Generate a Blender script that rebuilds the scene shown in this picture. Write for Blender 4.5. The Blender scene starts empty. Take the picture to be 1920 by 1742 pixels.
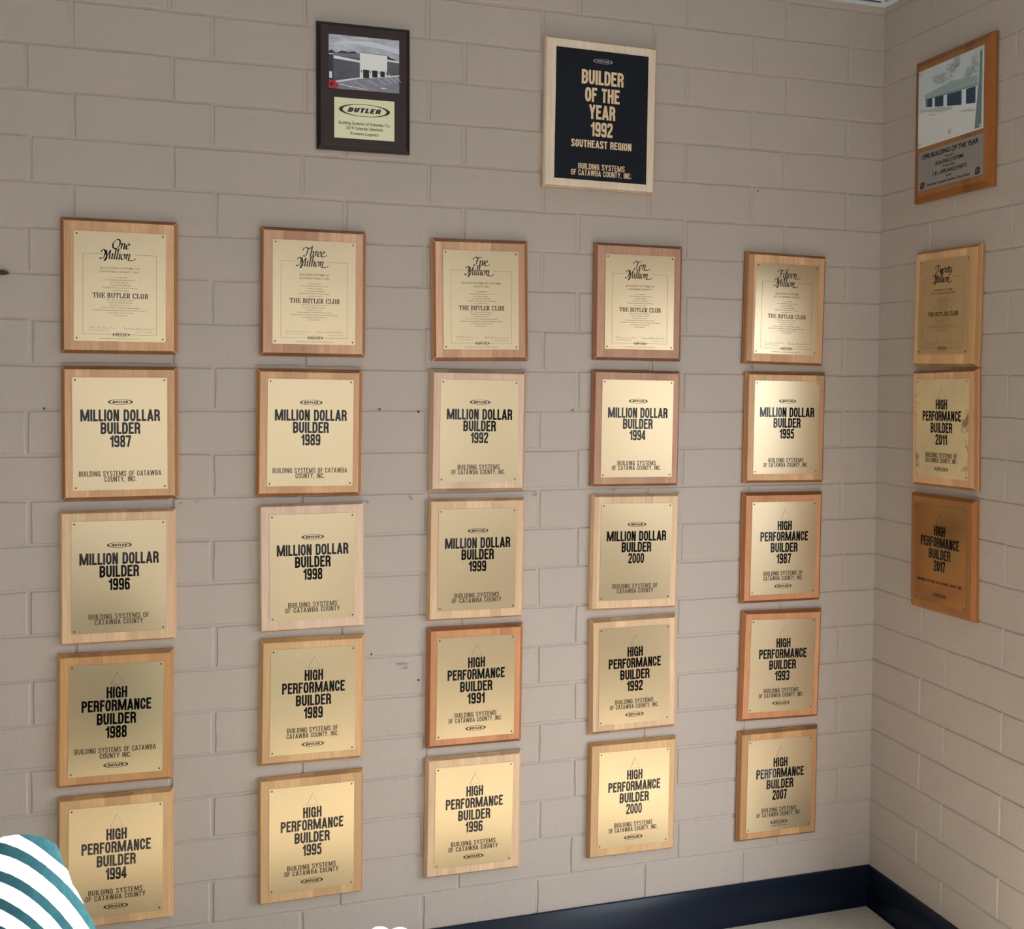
import bpy, bmesh, math, random
from mathutils import Vector, Matrix

# ------------------------------------------------------------------ camera, world, light, exposure
scene = bpy.context.scene
COL = scene.collection
PI = math.pi
PHI = 0.0401                       # the right wall stands a little off square

cam_data = bpy.data.cameras.new('camera')
cam_data.sensor_fit = 'HORIZONTAL'
cam_data.sensor_width = 36.0
cam_data.lens = 1976.85 / 1920 * 36.0
cam_data.shift_x = (960 - 1060.676) / 1920
cam_data.shift_y = (766.386 - 871) / 1920
cam_data.clip_start = 0.02
cam = bpy.data.objects.new('camera', cam_data)
COL.objects.link(cam)
R = Matrix(((0.954392, -0.001089, -0.298554), (-0.298382, 0.030644, -0.953955), (0.010187, 0.99953, 0.028922)))
cam.matrix_world = Matrix.Translation((-1.88709, -2.81310, 1.62407)) @ R.to_4x4()
scene.camera = cam

scene.view_settings.view_transform = 'Standard'
scene.view_settings.look = 'None'
scene.view_settings.gamma = 1.0
scene.view_settings.use_curve_mapping = False
scene.view_settings.exposure = 0.0

world = bpy.data.worlds.new('overcast_sky')
scene.world = world
world.use_nodes = True
wn, wl = world.node_tree.nodes, world.node_tree.links
bg = wn['Background']
bg.inputs['Strength'].default_value = 9.5
tc = wn.new('ShaderNodeTexCoord'); sp = wn.new('ShaderNodeSeparateXYZ'); cr = wn.new('ShaderNodeValToRGB')
mr = wn.new('ShaderNodeMapRange')
mr.inputs['From Min'].default_value = -1; mr.inputs['From Max'].default_value = 1
wl.new(tc.outputs['Generated'], sp.inputs[0]); wl.new(sp.outputs['Z'], mr.inputs['Value'])
wl.new(mr.outputs[0], cr.inputs[0]); wl.new(cr.outputs[0], bg.inputs['Color'])
els = cr.color_ramp.elements
els[0].position = 0.40; els[0].color = (0.06, 0.055, 0.05, 1)      # ground outside
els[1].position = 0.47; els[1].color = (0.30, 0.32, 0.35, 1)      # far ground
for p_, c_ in ((0.51, (0.50, 0.56, 0.64, 1)), (1.0, (1.0, 1.08, 1.18, 1))):   # overcast, brightest overhead
    e_ = els.new(p_); e_.color = c_

# window opening in the right wall: distance along the wall from the corner, and heights
WIN_S0, WIN_S1, WIN_Z0, WIN_Z1 = 0.69, 1.70, 0.03, 1.98       # glazed door beside the plaques
SIDE = (1.82, 3.10, 0.95, 2.10)                                 # window further along, its blind drawn
BLIND_SIDE, FILL_FRONT = 2.3, 1.34                             # emission of the side blinds and of the added front ones
# ... and unseen windows added behind the camera, their blinds glowing as frontal fill
FW = [(-3.7, -1.95, 0.25, 2.5), (-1.85, 0.12, 0.25, 2.5)]
ROOM_Y, ROOM_X, CEIL = -5.6, -6.5, 2.764


def wallB(s, z, d=0.0):
    """point on the right wall: s along it from the corner, z up, d into the wall (negative = into the room)"""
    return Vector((s * math.sin(PHI) + d * math.cos(PHI), -s * math.cos(PHI) + d * math.sin(PHI), z))


def portal(name, loc, rot, sx, sy):
    l = bpy.data.lights.new(name, 'AREA')
    l.shape = 'RECTANGLE'; l.size = sx; l.size_y = sy
    l.cycles.is_portal = True
    o = bpy.data.objects.new(name, l)
    o.location = loc; o.rotation_euler = rot
    COL.objects.link(o)


portal('window_daylight', wallB((WIN_S0 + WIN_S1) / 2, (WIN_Z0 + WIN_Z1) / 2, 0.02), (PI / 2, 0, PI / 2 + PHI), WIN_S1 - WIN_S0, WIN_Z1 - WIN_Z0)

# low sun through the glazed door, falling along the floor in front of the plaque wall and on the chair
sun = bpy.data.lights.new('sun', 'SUN')
sun.energy = 27.0; sun.angle = math.radians(0.6); sun.color = (1.0, .95, .88)
sun_o = bpy.data.objects.new('sun', sun)
sun_o.rotation_euler = Vector((-.90, -.06, -.37)).to_track_quat('-Z', 'Y').to_euler()
sun_o.location = (3, -.8, 2.5)
COL.objects.link(sun_o)


# ------------------------------------------------------------------ helpers
def srgb(r, g, b):
    def f(c):
        c /= 255
        return c / 12.92 if c <= 0.04045 else ((c + 0.055) / 1.055) ** 2.4
    return (f(r), f(g), f(b), 1)


def mul(c, k):
    return (c[0] * k, c[1] * k, c[2] * k, 1)


class NT:
    def __init__(self, name):
        self.m = bpy.data.materials.new(name)
        self.m.use_nodes = True
        self.n = self.m.node_tree.nodes; self.l = self.m.node_tree.links
        self.b = self.n['Principled BSDF']

    def add(self, t, **kw):
        x = self.n.new('ShaderNode' + t)
        for k, v in kw.items():
            setattr(x, k, v)
        return x

    def link(self, a, b): self.l.new(a, b)

    def math(self, op, a, b=None):
        x = self.add('Math', operation=op)
        for i, v in enumerate((a, b)):
            if v is None: continue
            if isinstance(v, (int, float)): x.inputs[i].default_value = v
            else: self.link(v, x.inputs[i])
        return x.outputs[0]

    def mix(self, fac, a, b, blend='MIX'):
        x = self.add('Mix', data_type='RGBA', blend_type=blend)
        for sock, v in ((x.inputs['Factor'], fac), (x.inputs['A'], a), (x.inputs['B'], b)):
            if isinstance(v, (int, float)): sock.default_value = v
            elif isinstance(v, tuple): sock.default_value = v
            else: self.link(v, sock)
        # colour sockets are the third set
        return x

    def noise(self, vec, scale, detail=3, rough=0.55):
        x = self.add('TexNoise')
        x.inputs['Scale'].default_value = scale; x.inputs['Detail'].default_value = detail
        x.inputs['Roughness'].default_value = rough
        if vec is not None: self.link(vec, x.inputs['Vector'])
        return x.outputs['Fac']

    def ramp(self, fac, *stops):
        x = self.add('ValToRGB')
        e = x.color_ramp.elements
        while len(e) < len(stops): e.new(0.5)
        for i, (p, c) in enumerate(stops):
            e[i].position = p; e[i].color = c if isinstance(c, tuple) else (c, c, c, 1)
        self.link(fac, x.inputs[0])
        return x.outputs[0]

    def cmix(self, fac, a, b, blend='MIX'):
        x = self.add('MixRGB', blend_type=blend)
        for i, v in enumerate((fac, a, b)):
            if isinstance(v, (int, float)): x.inputs[i].default_value = v
            elif isinstance(v, tuple): x.inputs[i].default_value = v
            else: self.link(v, x.inputs[i])
        return x.outputs[0]

    def bump(self, h, strength, dist=0.01):
        x = self.add('Bump')
        x.inputs['Strength'].default_value = strength; x.inputs['Distance'].default_value = dist
        self.link(h, x.inputs['Height']); self.link(x.outputs[0], self.b.inputs['Normal'])


def plain(name, col, rough=0.5, metal=0.0, spec=0.5, emit=None):
    t = NT(name)
    t.b.inputs['Base Color'].default_value = col
    t.b.inputs['Roughness'].default_value = rough
    t.b.inputs['Metallic'].default_value = metal
    t.b.inputs['Specular IOR Level'].default_value = spec
    return t.m


def wall_paint():
    t = NT('painted_block')
    g = t.add('NewGeometry').outputs['Position']
    n1 = t.noise(g, 2.2, 4); n2 = t.noise(g, 70, 3)
    c = t.cmix(t.ramp(n1, (0.3, 0.0), (0.7, 1.0)), (0.545, 0.462, 0.398, 1), (0.52, 0.445, 0.386, 1))
    c = t.cmix(t.ramp(n2, (0.30, 0.16), (0.42, 0.0)), c, (0.34, 0.28, 0.235, 1))
    t.link(c, t.b.inputs['Base Color'])
    t.b.inputs['Roughness'].default_value = 0.5
    t.b.inputs['Specular IOR Level'].default_value = 0.35
    mp = t.add('Mapping'); mp.inputs['Scale'].default_value = (1, 1, 0.45); t.link(g, mp.inputs[0])
    h = t.math('ADD', t.noise(g, 160, 4, 0.6), t.math('MULTIPLY', t.noise(mp.outputs[0], 45, 3), 0.8))
    t.bump(h, 0.34, 0.0032)
    return t.m


def wood(name, base, rough=0.42, strip=0.042, var=0.34):
    """glued-up strips of solid wood running upright in the board's own coordinates"""
    t = NT(name)
    tc = t.add('TexCoord').outputs['Object']
    oi = t.add('ObjectInfo').outputs['Random']
    sx = t.add('SeparateXYZ'); t.link(tc, sx.inputs[0])
    xs = t.math('ADD', t.math('DIVIDE', sx.outputs['X'], strip), t.math('MULTIPLY', oi, 37.0))
    wob = t.math('MULTIPLY', t.math('SINE', t.math('MULTIPLY', xs, 1.7)), 0.35)
    idx = t.math('FLOOR', t.math('ADD', xs, wob))
    wn_ = t.add('TexWhiteNoise', noise_dimensions='1D'); t.link(t.math('ADD', idx, t.math('MULTIPLY', oi, 91.0)), wn_.inputs['W'])
    mp = t.add('Mapping'); mp.inputs['Scale'].default_value = (1, 1, 0.06)
    cmb = t.add('CombineXYZ'); t.link(t.math('MULTIPLY', idx, 0.37), cmb.inputs['Z'])
    va = t.add('VectorMath', operation='ADD'); t.link(tc, va.inputs[0]); t.link(cmb.outputs[0], va.inputs[1])
    t.link(va.outputs[0], mp.inputs[0])
    gr = t.noise(mp.outputs[0], 260, 4, 0.6)
    gr2 = t.noise(mp.outputs[0], 45, 3, 0.6)
    dk = (base[0] * (1 - var * 0.85), base[1] * (1 - var), base[2] * (1 - var * 1.1), 1)
    lt = (min(1, base[0] * 1.10), base[1] * 1.11, base[2] * 1.12, 1)
    c = t.cmix(t.ramp(wn_.outputs['Value'], (0.0, 0.0), (0.3, 0.55), (1.0, 1.0)), dk, lt)
    c = t.cmix(t.ramp(gr, (0.35, 0.26), (0.6, 0.0)), c, mul(dk, 0.7))
    c = t.cmix(t.ramp(gr2, (0.3, 0.35), (0.6, 0.0)), c, (dk[0] * 0.8, dk[1] * 0.68, dk[2] * 0.6, 1))
    t.link(c, t.b.inputs['Base Color'])
    t.b.inputs['Roughness'].default_value = rough
    t.b.inputs['Specular IOR Level'].default_value = 0.4
    t.bump(gr, 0.08, 0.001)
    return t.m


def brass(name, base, rough=0.31, stain=0.0, metal=1.0):
    t = NT(name)
    tc = t.add('TexCoord').outputs['Object']
    mp = t.add('Mapping'); mp.inputs['Scale'].default_value = (1, 1, 0.05); t.link(tc, mp.inputs[0])
    br = t.noise(mp.outputs[0], 700, 2, 0.5)
    c = t.cmix(t.ramp(br, (0.3, 0.0), (0.7, 1.0)), mul(base, 0.97), base)
    t.b.inputs['Metallic'].default_value = 1.0
    r = t.math('ADD', t.math('MULTIPLY', br, 0.03), rough - 0.015)
    if stain:
        st = t.noise(tc, 17, 5, 0.65)
        sx = t.add('SeparateXYZ'); t.link(tc, sx.inputs[0])
        edge = t.math('MULTIPLY', t.math('ABSOLUTE', sx.outputs['X']), 2.2)
        f = t.ramp(t.math('ADD', st, edge), (0.76, 0.0), (0.86, 1.0))
        c = t.cmix(t.math('MULTIPLY', f, stain), c, (0.10, 0.085, 0.05, 1))
        r = t.math('ADD', r, t.math('MULTIPLY', f, 0.3))
        big = t.noise(tc, 6, 3)
        c = t.cmix(t.ramp(big, (0.4, 0.0), (0.75, 0.35)), c, (0.35, 0.30, 0.17, 1))
    t.link(c, t.b.inputs['Base Color'])
    t.link(r, t.b.inputs['Roughness'])
    t.b.inputs['Metallic'].default_value = metal
    return t.m


def new_obj(name, me, mat=None, parent=None, **props):
    o = bpy.data.objects.new(name, me)
    COL.objects.link(o)
    if mat is not None:
        for m_ in (mat if isinstance(mat, (list, tuple)) else [mat]):
            if not any(s == m_ for s in me.materials): me.materials.append(m_)
    if parent: o.parent = parent
    for k, v in props.items(): o[k] = v
    return o


def bm_mesh(bm, name, smooth=False):
    me = bpy.data.meshes.new(name)
    bmesh.ops.recalc_face_normals(bm, faces=bm.faces)
    bm.to_mesh(me); bm.free()
    if smooth:
        for p in me.polygons: p.use_smooth = True
    return me


def add_box(bm, lo, hi, mi=0):
    x0, y0, z0 = lo; x1, y1, z1 = hi
    v = [bm.verts.new(p) for p in ((x0, y0, z0), (x1, y0, z0), (x1, y1, z0), (x0, y1, z0), (x0, y0, z1), (x1, y0, z1), (x1, y1, z1), (x0, y1, z1))]
    for f in ((0, 3, 2, 1), (4, 5, 6, 7), (0, 1, 5, 4), (1, 2, 6, 5), (2, 3, 7, 6), (3, 0, 4, 7)):
        fc = bm.faces.new([v[i] for i in f]); fc.material_index = mi
    return v


def empty(name, loc, rot, label, cat, group=None):
    o = bpy.data.objects.new(name, None)
    o.empty_display_size = 0.05
    COL.objects.link(o)
    o.location = loc; o.rotation_euler = rot
    o['label'] = label; o['category'] = cat
    if group: o['group'] = group
    return o


# ------------------------------------------------------------------ materials
M_WALL = wall_paint()
M_TRIMW = plain('white_wall_paint', (0.74, 0.72, 0.68, 1), 0.6)
M_BASE = plain('navy_vinyl', (0.010, 0.015, 0.027, 1), 0.26, 0, 0.25)
M_BLACK = plain('black_paint', (0.004, 0.0035, 0.0035, 1), 0.07, 0, 0.36)
M_BROWNINK = plain('brown_engraving', (0.085, 0.052, 0.024, 1), 0.35, 0, 0.4)
M_DARKINK = plain('dark_engraving', (0.035, 0.024, 0.014, 1), 0.35, 0, 0.4)
M_FAINT = plain('faint_engraving', (0.30, 0.20, 0.10, 1), 0.4, 0, 0.4)
M_SCREW = plain('aged_brass_nail', (0.085, 0.058, 0.032, 1), 0.4, 0.5)
M_STEEL = plain('steel_screw', (0.55, 0.56, 0.56, 1), 0.3, 1.0)
M_GOLDINK = plain('gold_lettering', (0.93, 0.69, 0.43, 1), 0.45, 0.0)
M_BRASS = brass('brushed_brass', (0.70, 0.555, 0.35, 1))
M_BRASS_Y = brass('bright_yellow_brass', (0.98, 0.93, 0.62, 1), 0.36, 0, .35)
M_BRASS_ST = brass('stained_brass', (0.90, 0.71, 0.40, 1), 0.38, 0.75, .2)
M_BRASS_BR = brass('bronzed_brass', (0.56, 0.33, 0.16, 1), 0.22)  # brass, with the brown reflection of dark surroundings put into its base colour
M_BRASS_DULL = brass('dulled_brass', (0.66, 0.47, 0.25, 1), 0.34, 0, .55)
M_SILVER = brass('brushed_silver', (0.50, 0.49, 0.48, 1), 0.42)
M_NAVY = plain('navy_plate', (0.006, 0.009, 0.016, 1), 0.45, 0, 0.22)

W = {
    'stain': wood('amber_stained_wood', srgb(240, 192, 146), var=.42),
    'stain2': wood('rosy_stained_wood', srgb(236, 188, 152), var=.42),
    'brown': wood('brown_stained_wood', srgb(204, 158, 128), var=.22),  # stained wood, the window's satin sheen put into its base colour
    'rust': wood('rust_stained_wood', srgb(218, 154, 106)),
    'maple': wood('pale_maple', srgb(238, 202, 162), var=0.2),
    'maple_p': wood('pinkish_maple', srgb(238, 206, 178), var=0.14),
    'honey': wood('honey_maple', srgb(234, 190, 138), var=0.2),
    'orange': wood('orange_maple', srgb(218, 166, 112), var=0.24),
    'amber': wood('glossy_amber_wood', srgb(168, 116, 68), 0.34, 0.05, 0.3),
    'bleached': wood('bleached_maple', srgb(250, 228, 203), var=.1),
    'dark': wood('dark_walnut', srgb(62, 46, 44), 0.38, 0.3, 0.35),
}
EDGE = {}


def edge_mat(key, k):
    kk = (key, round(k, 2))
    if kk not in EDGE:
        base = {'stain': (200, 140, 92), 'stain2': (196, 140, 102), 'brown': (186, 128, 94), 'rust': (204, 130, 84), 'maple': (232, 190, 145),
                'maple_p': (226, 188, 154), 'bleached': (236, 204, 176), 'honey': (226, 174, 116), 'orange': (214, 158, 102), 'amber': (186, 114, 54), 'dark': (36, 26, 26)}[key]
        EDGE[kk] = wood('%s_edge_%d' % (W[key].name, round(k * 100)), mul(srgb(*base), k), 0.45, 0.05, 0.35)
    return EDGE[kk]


# ------------------------------------------------------------------ setting: block walls
rng = random.Random(7)
COURSE0, COURSE = 0.2155, 0.10993


def block_wall(name, mapf, u0, u1, ztop, joints_even, joints_odd, seed, gap=0.0066):
    rg = random.Random(seed)
    bm = bmesh.new()
    # mortar bed
    D = 0.0032
    q = [bm.verts.new(mapf(u, z, D)) for u, z in ((u0 - (.02 if u0 == 0 else 0), 0), (u1 + (.02 if u1 == 0 else 0), 0), (u1 + (.02 if u1 == 0 else 0), ztop), (u0 - (.02 if u0 == 0 else 0), ztop))]
    bm.faces.new(q)
    n = -2
    while COURSE0 + COURSE * n < ztop:
        za, zb = max(0.0, COURSE0 + COURSE * n), min(ztop, COURSE0 + COURSE * (n + 1))
        js = joints_even if n % 2 == 0 else joints_odd
        js = sorted(j + rg.uniform(-0.006, 0.006) for j in js)
        edges = [u0] + [j for j in js if u0 + 0.02 < j < u1 - 0.02] + [u1]
        for a, b in zip(edges[:-1], edges[1:]):
            ga = -0.0045 if a == u0 == 0 else gap * rg.uniform(0.8, 1.25)
            gb = -0.0045 if b == u1 == 0 else gap * rg.uniform(0.8, 1.25)
            gz = gap * rg.uniform(0.75, 1.1)
            ua, ub, wa, wb = a + ga, b - gb, za + gz * rg.uniform(0.6, 1.1), zb - gz
            if zb >= ztop: wb = ztop
            nx = max(2, int((ub - ua) / 0.04)); nz = 3
            dep = rg.uniform(-0.0004, 0.0006); tlt = rg.uniform(-0.0006, 0.0006)
            g = {}
            for i in range(nx + 1):
                for k in range(nz + 1):
                    bd = i in (0, nx) or k in (0, nz)
                    ju = rg.uniform(-0.0011, 0.0011) if bd else 0
                    jz = rg.uniform(-0.0010, 0.0010) if bd else 0
                    u = ua + (ub - ua) * i / nx + (ju if i in (0, nx) else 0)
                    z = wa + (wb - wa) * k / nz + (jz if k in (0, nz) else 0)
                    g[i, k] = (u, z, dep + tlt * (i / nx - 0.5) + rg.uniform(-0.0003, 0.0003))
            V = {ik: bm.verts.new(mapf(*p)) for ik, p in g.items()}
            for i in range(nx):
                for k in range(nz):
                    bm.faces.new((V[i, k], V[i + 1, k], V[i + 1, k + 1], V[i, k + 1]))
            loop = [(i, 0) for i in range(nx)] + [(nx, k) for k in range(nz)] + [(i, nz) for i in range(nx, 0, -1)] + [(0, k) for k in range(nz, 0, -1)]
            ring = []
            for (i, k) in loop:
                u, z, d = g[i, k]
                du = -0.0040 if i == 0 else (0.0040 if i == nx else 0)
                dz = -0.0040 if k == 0 else (0.0040 if k == nz else 0)
                ring.append(bm.verts.new(mapf(u + du, z + dz, D + 0.0006)))
            for t in range(len(loop)):
                t2 = (t + 1) % len(loop)
                bm.faces.new((V[loop[t]], ring[t], ring[t2], V[loop[t2]]))
        n += 1
    # solid body behind the face
    c = [[bm.verts.new(mapf(u, z, d)) for u, z in ((u0 - (.02 if u0 == 0 else 0), 0), (u1 + (.02 if u1 == 0 else 0), 0), (u1 + (.02 if u1 == 0 else 0), ztop), (u0 - (.02 if u0 == 0 else 0), ztop))] for d in (D, 0.19)]
    bm.faces.new(c[1])
    for i in range(4):
        bm.faces.new((c[0][i], c[0][(i + 1) % 4], c[1][(i + 1) % 4], c[1][i]))
    me = bpy.data.meshes.new(name)
    bm.normal_update()
    bm.to_mesh(me); bm.free()
    return me


def mapA(u, z, d): return Vector((u, d, z))


def mapB(u, z, d): return wallB(u, z, d)


je = [-0.332 - 0.3219 * k for k in range(0, 13)]
jo = [-0.115 - 0.3213 * k for k in range(0, 14)]
o = new_obj('wall_back', block_wall('wall_back', mapA, ROOM_X, 0.0, CEIL + 0.12, je, jo, 3), M_WALL); o['kind'] = 'structure'
# scuffs and chipped paint on the block face between the plaques
bm = bmesh.new()
for (x, z, w_, h_) in ((-1.556, 1.292, 0.012, 0.006), (-1.44, 1.300, 0.007, 0.008), (-1.095, 1.300, 0.011, 0.008), (-1.118, 1.303, 0.006, 0.003), (-0.86, 1.309, 0.010, 0.004),
                       (-0.70, 1.62, 0.003, 0.02), (-0.695, 1.325, 0.008, 0.010), (-1.46, 0.852, 0.018, 0.004), (-1.452, 0.84, 0.010, 0.004), (-2.02, 1.30, 0.006, 0.004), (-0.85, 0.255, 0.008, 0.005),
                       (-1.98, 1.303, 0.009, 0.003), (-0.665, 1.295, 0.010, 0.003)):
    pts = []
    for k in range(9):
        a = 2 * PI * k / 9
        rr = rng.uniform(0.5, 1.1)
        pts.append(bm.verts.new((x + w_ * rr * math.cos(a), -0.0009, z + h_ * rr * math.sin(a))))
    bm.faces.new(pts)
sc_ = new_obj('paint_chips', bm_mesh(bm, 'paint_chips'), plain('bare_chipped_block', (0.37, 0.315, 0.27, 1), 0.9), parent=o)

jbe = [0.228 + 0.3215 * k for k in range(0, 3)]
jbo = [0.012 + 0.3215 * k for k in range(0, 4)]
o = new_obj('wall_right', block_wall('wall_right', mapB, 0.0, WIN_S0, CEIL + 0.12, jbe, jbo, 5, 0.0050), M_WALL); o['kind'] = 'structure'


def boxB(bm, s0, s1, z0, z1, d0, d1):
    v = [bm.verts.new(wallB(s, z, d)) for d in (d0, d1) for s, z in ((s0, z0), (s1, z0), (s1, z1), (s0, z1))]
    for f in ((0, 1, 2, 3), (7, 6, 5, 4), (0, 4, 5, 1), (1, 5, 6, 2), (2, 6, 7, 3), (3, 7, 4, 0)):
        bm.faces.new([v[i] for i in f])


bm = bmesh.new()
SB = -ROOM_Y / math.cos(PHI) + 0.05
boxB(bm, WIN_S0, WIN_S1, 0, WIN_Z0, 0, 0.19)
boxB(bm, WIN_S0, WIN_S1, WIN_Z1, CEIL + 0.12, 0, 0.19)
boxB(bm, WIN_S1, SIDE[0], 0, CEIL + 0.12, 0, 0.19)
boxB(bm, SIDE[0], SIDE[1], 0, SIDE[2], 0, 0.19)
boxB(bm, SIDE[0], SIDE[1], SIDE[3], CEIL + 0.12, 0, 0.19)
boxB(bm, SIDE[1], SB, 0, CEIL + 0.12, 0, 0.19)
o = new_obj('wall_right', bm_mesh(bm, 'wall_right_rest'), M_WALL); o['kind'] = 'structure'
bm = bmesh.new()
add_box(bm, (ROOM_X - 0.15, ROOM_Y - 0.2, 0), (ROOM_X, 0.19, CEIL + 0.12))
o = new_obj('wall_left', bm_mesh(bm, 'wall_left'), M_TRIMW); o['kind'] = 'structure'
bm = bmesh.new()
xs = [ROOM_X - 0.15] + [v for w_ in FW for v in w_[:2]] + [0.5]
for i in range(len(xs) - 1):
    if i % 2 == 0:
        add_box(bm, (xs[i], ROOM_Y - 0.15, 0), (xs[i + 1], ROOM_Y, CEIL + 0.12))
    else:
        f_ = FW[i // 2]
        add_box(bm, (xs[i], ROOM_Y - 0.15, 0), (xs[i + 1], ROOM_Y, f_[2]))
        add_box(bm, (xs[i], ROOM_Y - 0.15, f_[3]), (xs[i + 1], ROOM_Y, CEIL + 0.12))
o = new_obj('wall_front', bm_mesh(bm, 'wall_front'), M_TRIMW); o['kind'] = 'structure'

# floor
t = NT('grey_vinyl_floor')
g = t.add('NewGeometry').outputs['Position']
c = t.cmix(t.ramp(t.noise(g, 5, 5, 0.7), (0.35, 0.0), (0.65, 1.0)), (0.58, 0.53, 0.44, 1), (0.66, 0.605, 0.51, 1))
c = t.cmix(t.ramp(t.noise(g, 90, 3), (0.3, 0.3), (0.5, 0.0)), c, (0.19, 0.175, 0.15, 1))
t.link(c, t.b.inputs['Base Color']); t.b.inputs['Roughness'].default_value = 0.3
bm = bmesh.new()
add_box(bm, (ROOM_X - 0.15, ROOM_Y - 0.2, -0.1), (0.23, 0.19, 0.0))
o = new_obj('floor', bm_mesh(bm, 'floor'), t.m); o['kind'] = 'structure'

# suspended ceiling: slab of tiles, tee grid and wall angle
t = NT('ceiling_tile')
g = t.add('NewGeometry').outputs['Position']
t.link(t.cmix(t.ramp(t.noise(g, 120, 3), (0.35, 0.0), (0.6, 1.0)), (0.74, 0.83, 0.93, 1), (0.82, 0.91, 1.0, 1)), t.b.inputs['Base Color'])
t.b.inputs['Roughness'].default_value = 0.8
bm = bmesh.new()
x_edge = [-0.022]
xs = [-0.028 - 0.602 * k for k in range(9)]
ys = [-0.030 - 0.602 * k for k in range(10)]
for i in range(len(xs) - 1):
    for k in range(len(ys) - 1):
        add_box(bm, (xs[i + 1] + 0.014, ys[k + 1] + 0.014, CEIL + 0.004), (xs[i] - 0.002, ys[k] - 0.002, CEIL + 0.02))
for k in range(len(ys) - 1):
    add_box(bm, (-0.016, ys[k + 1] + 0.014, CEIL + 0.004), (0.5, ys[k] - 0.002, CEIL + 0.02))
add_box(bm, (ROOM_X - 0.15, ROOM_Y - 0.2, CEIL + 0.05), (0.5, 0.19, CEIL + 0.12))
o = new_obj('ceiling', bm_mesh(bm, 'ceiling'), t.m); o['kind'] = 'structure'
bm = bmesh.new()
add_box(bm, (ROOM_X, -0.024, CEIL - 0.001), (0.02, 0.0, CEIL + 0.0015))
add_box(bm, (-0.034, -0.034, CEIL - 0.0012), (0.02, 0.004, CEIL + 0.012))
add_box(bm, (ROOM_X, -0.0015, CEIL), (0.0, 0.0, CEIL + 0.022))
s0, s1 = -0.01, SB
for (d0, d1, z0, z1) in ((-0.024, 0.01, CEIL - 0.0011, CEIL + 0.0014), (-0.0015, 0, CEIL, CEIL + 0.022)):
    boxB(bm, s0, s1, z0, z1, d0, d1)
for y in ys[1:]:
    add_box(bm, (ROOM_X, y, CEIL - 0.001), (0.0, y + 0.012, CEIL + 0.02))
for x in xs[1:]:
    add_box(bm, (x, ROOM_Y, CEIL - 0.001), (x + 0.012, 0.0, CEIL + 0.02))
o = new_obj('trim_1', bm_mesh(bm, 'ceiling_grid'), plain('white_grid_metal', (0.80, 0.88, 0.96, 1), 0.45)); o['kind'] = 'structure'

# cove baseboards
prof = [(0.0, 0.118), (0.0045, 0.118), (0.0062, 0.1165), (0.0062, 0.030), (0.0075, 0.020), (0.0105, 0.011), (0.0155, 0.0045), (0.022, 0.0016), (0.024, 0.0), (0.0, 0.0)]


def extrude_prof(pts_of, name):
    bm = bmesh.new()
    rings = []
    for e in (0, 1):
        rings.append([bm.verts.new(pts_of(e, d, z)) for d, z in prof])
    n = len(prof)
    for i in range(n):
        f = bm.faces.new((rings[0][i], rings[0][(i + 1) % n], rings[1][(i + 1) % n], rings[1][i]))
        f.smooth = 2 <= i <= 7
    bm.faces.new(rings[0]); bm.faces.new(rings[1])
    return bm_mesh(bm, name)


o = new_obj('baseboard_back', extrude_prof(lambda e, d, z: Vector((ROOM_X if e == 0 else -d * 0.98, -d, z)), 'baseboard_back'), M_BASE); o['kind'] = 'structure'
o = new_obj('baseboard_right', extrude_prof(lambda e, d, z: wallB(WIN_S0 if e == 0 else d * 1.0, z, -d), 'baseboard_right'), M_BASE); o['kind'] = 'structure'

# windows
M_FRAME = plain('bronze_window_frame', (0.05, 0.045, 0.04, 1), 0.4, 0.6)
t = NT('window_glass')
t.n.remove(t.b)
tr = t.add('BsdfTransparent'); gl = t.add('BsdfGlossy'); mx = t.add('MixShader')
gl.inputs['Roughness'].default_value = 0.0; mx.inputs[0].default_value = 0.06
t.link(tr.outputs[0], mx.inputs[1]); t.link(gl.outputs[0], mx.inputs[2])
t.link(mx.outputs[0], t.n['Material Output'].inputs['Surface'])
M_GLASS = t.m


def daylit_blind(name, k):
    """white roller blind with daylight behind it"""
    t = NT(name)
    t.b.inputs['Base Color'].default_value = (.6, .6, .58, 1)
    t.b.inputs['Roughness'].default_value = .9
    t.b.inputs['Emission Color'].default_value = (.95, .97, 1.0, 1)
    t.b.inputs['Emission Strength'].default_value = k
    return t.m


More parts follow.
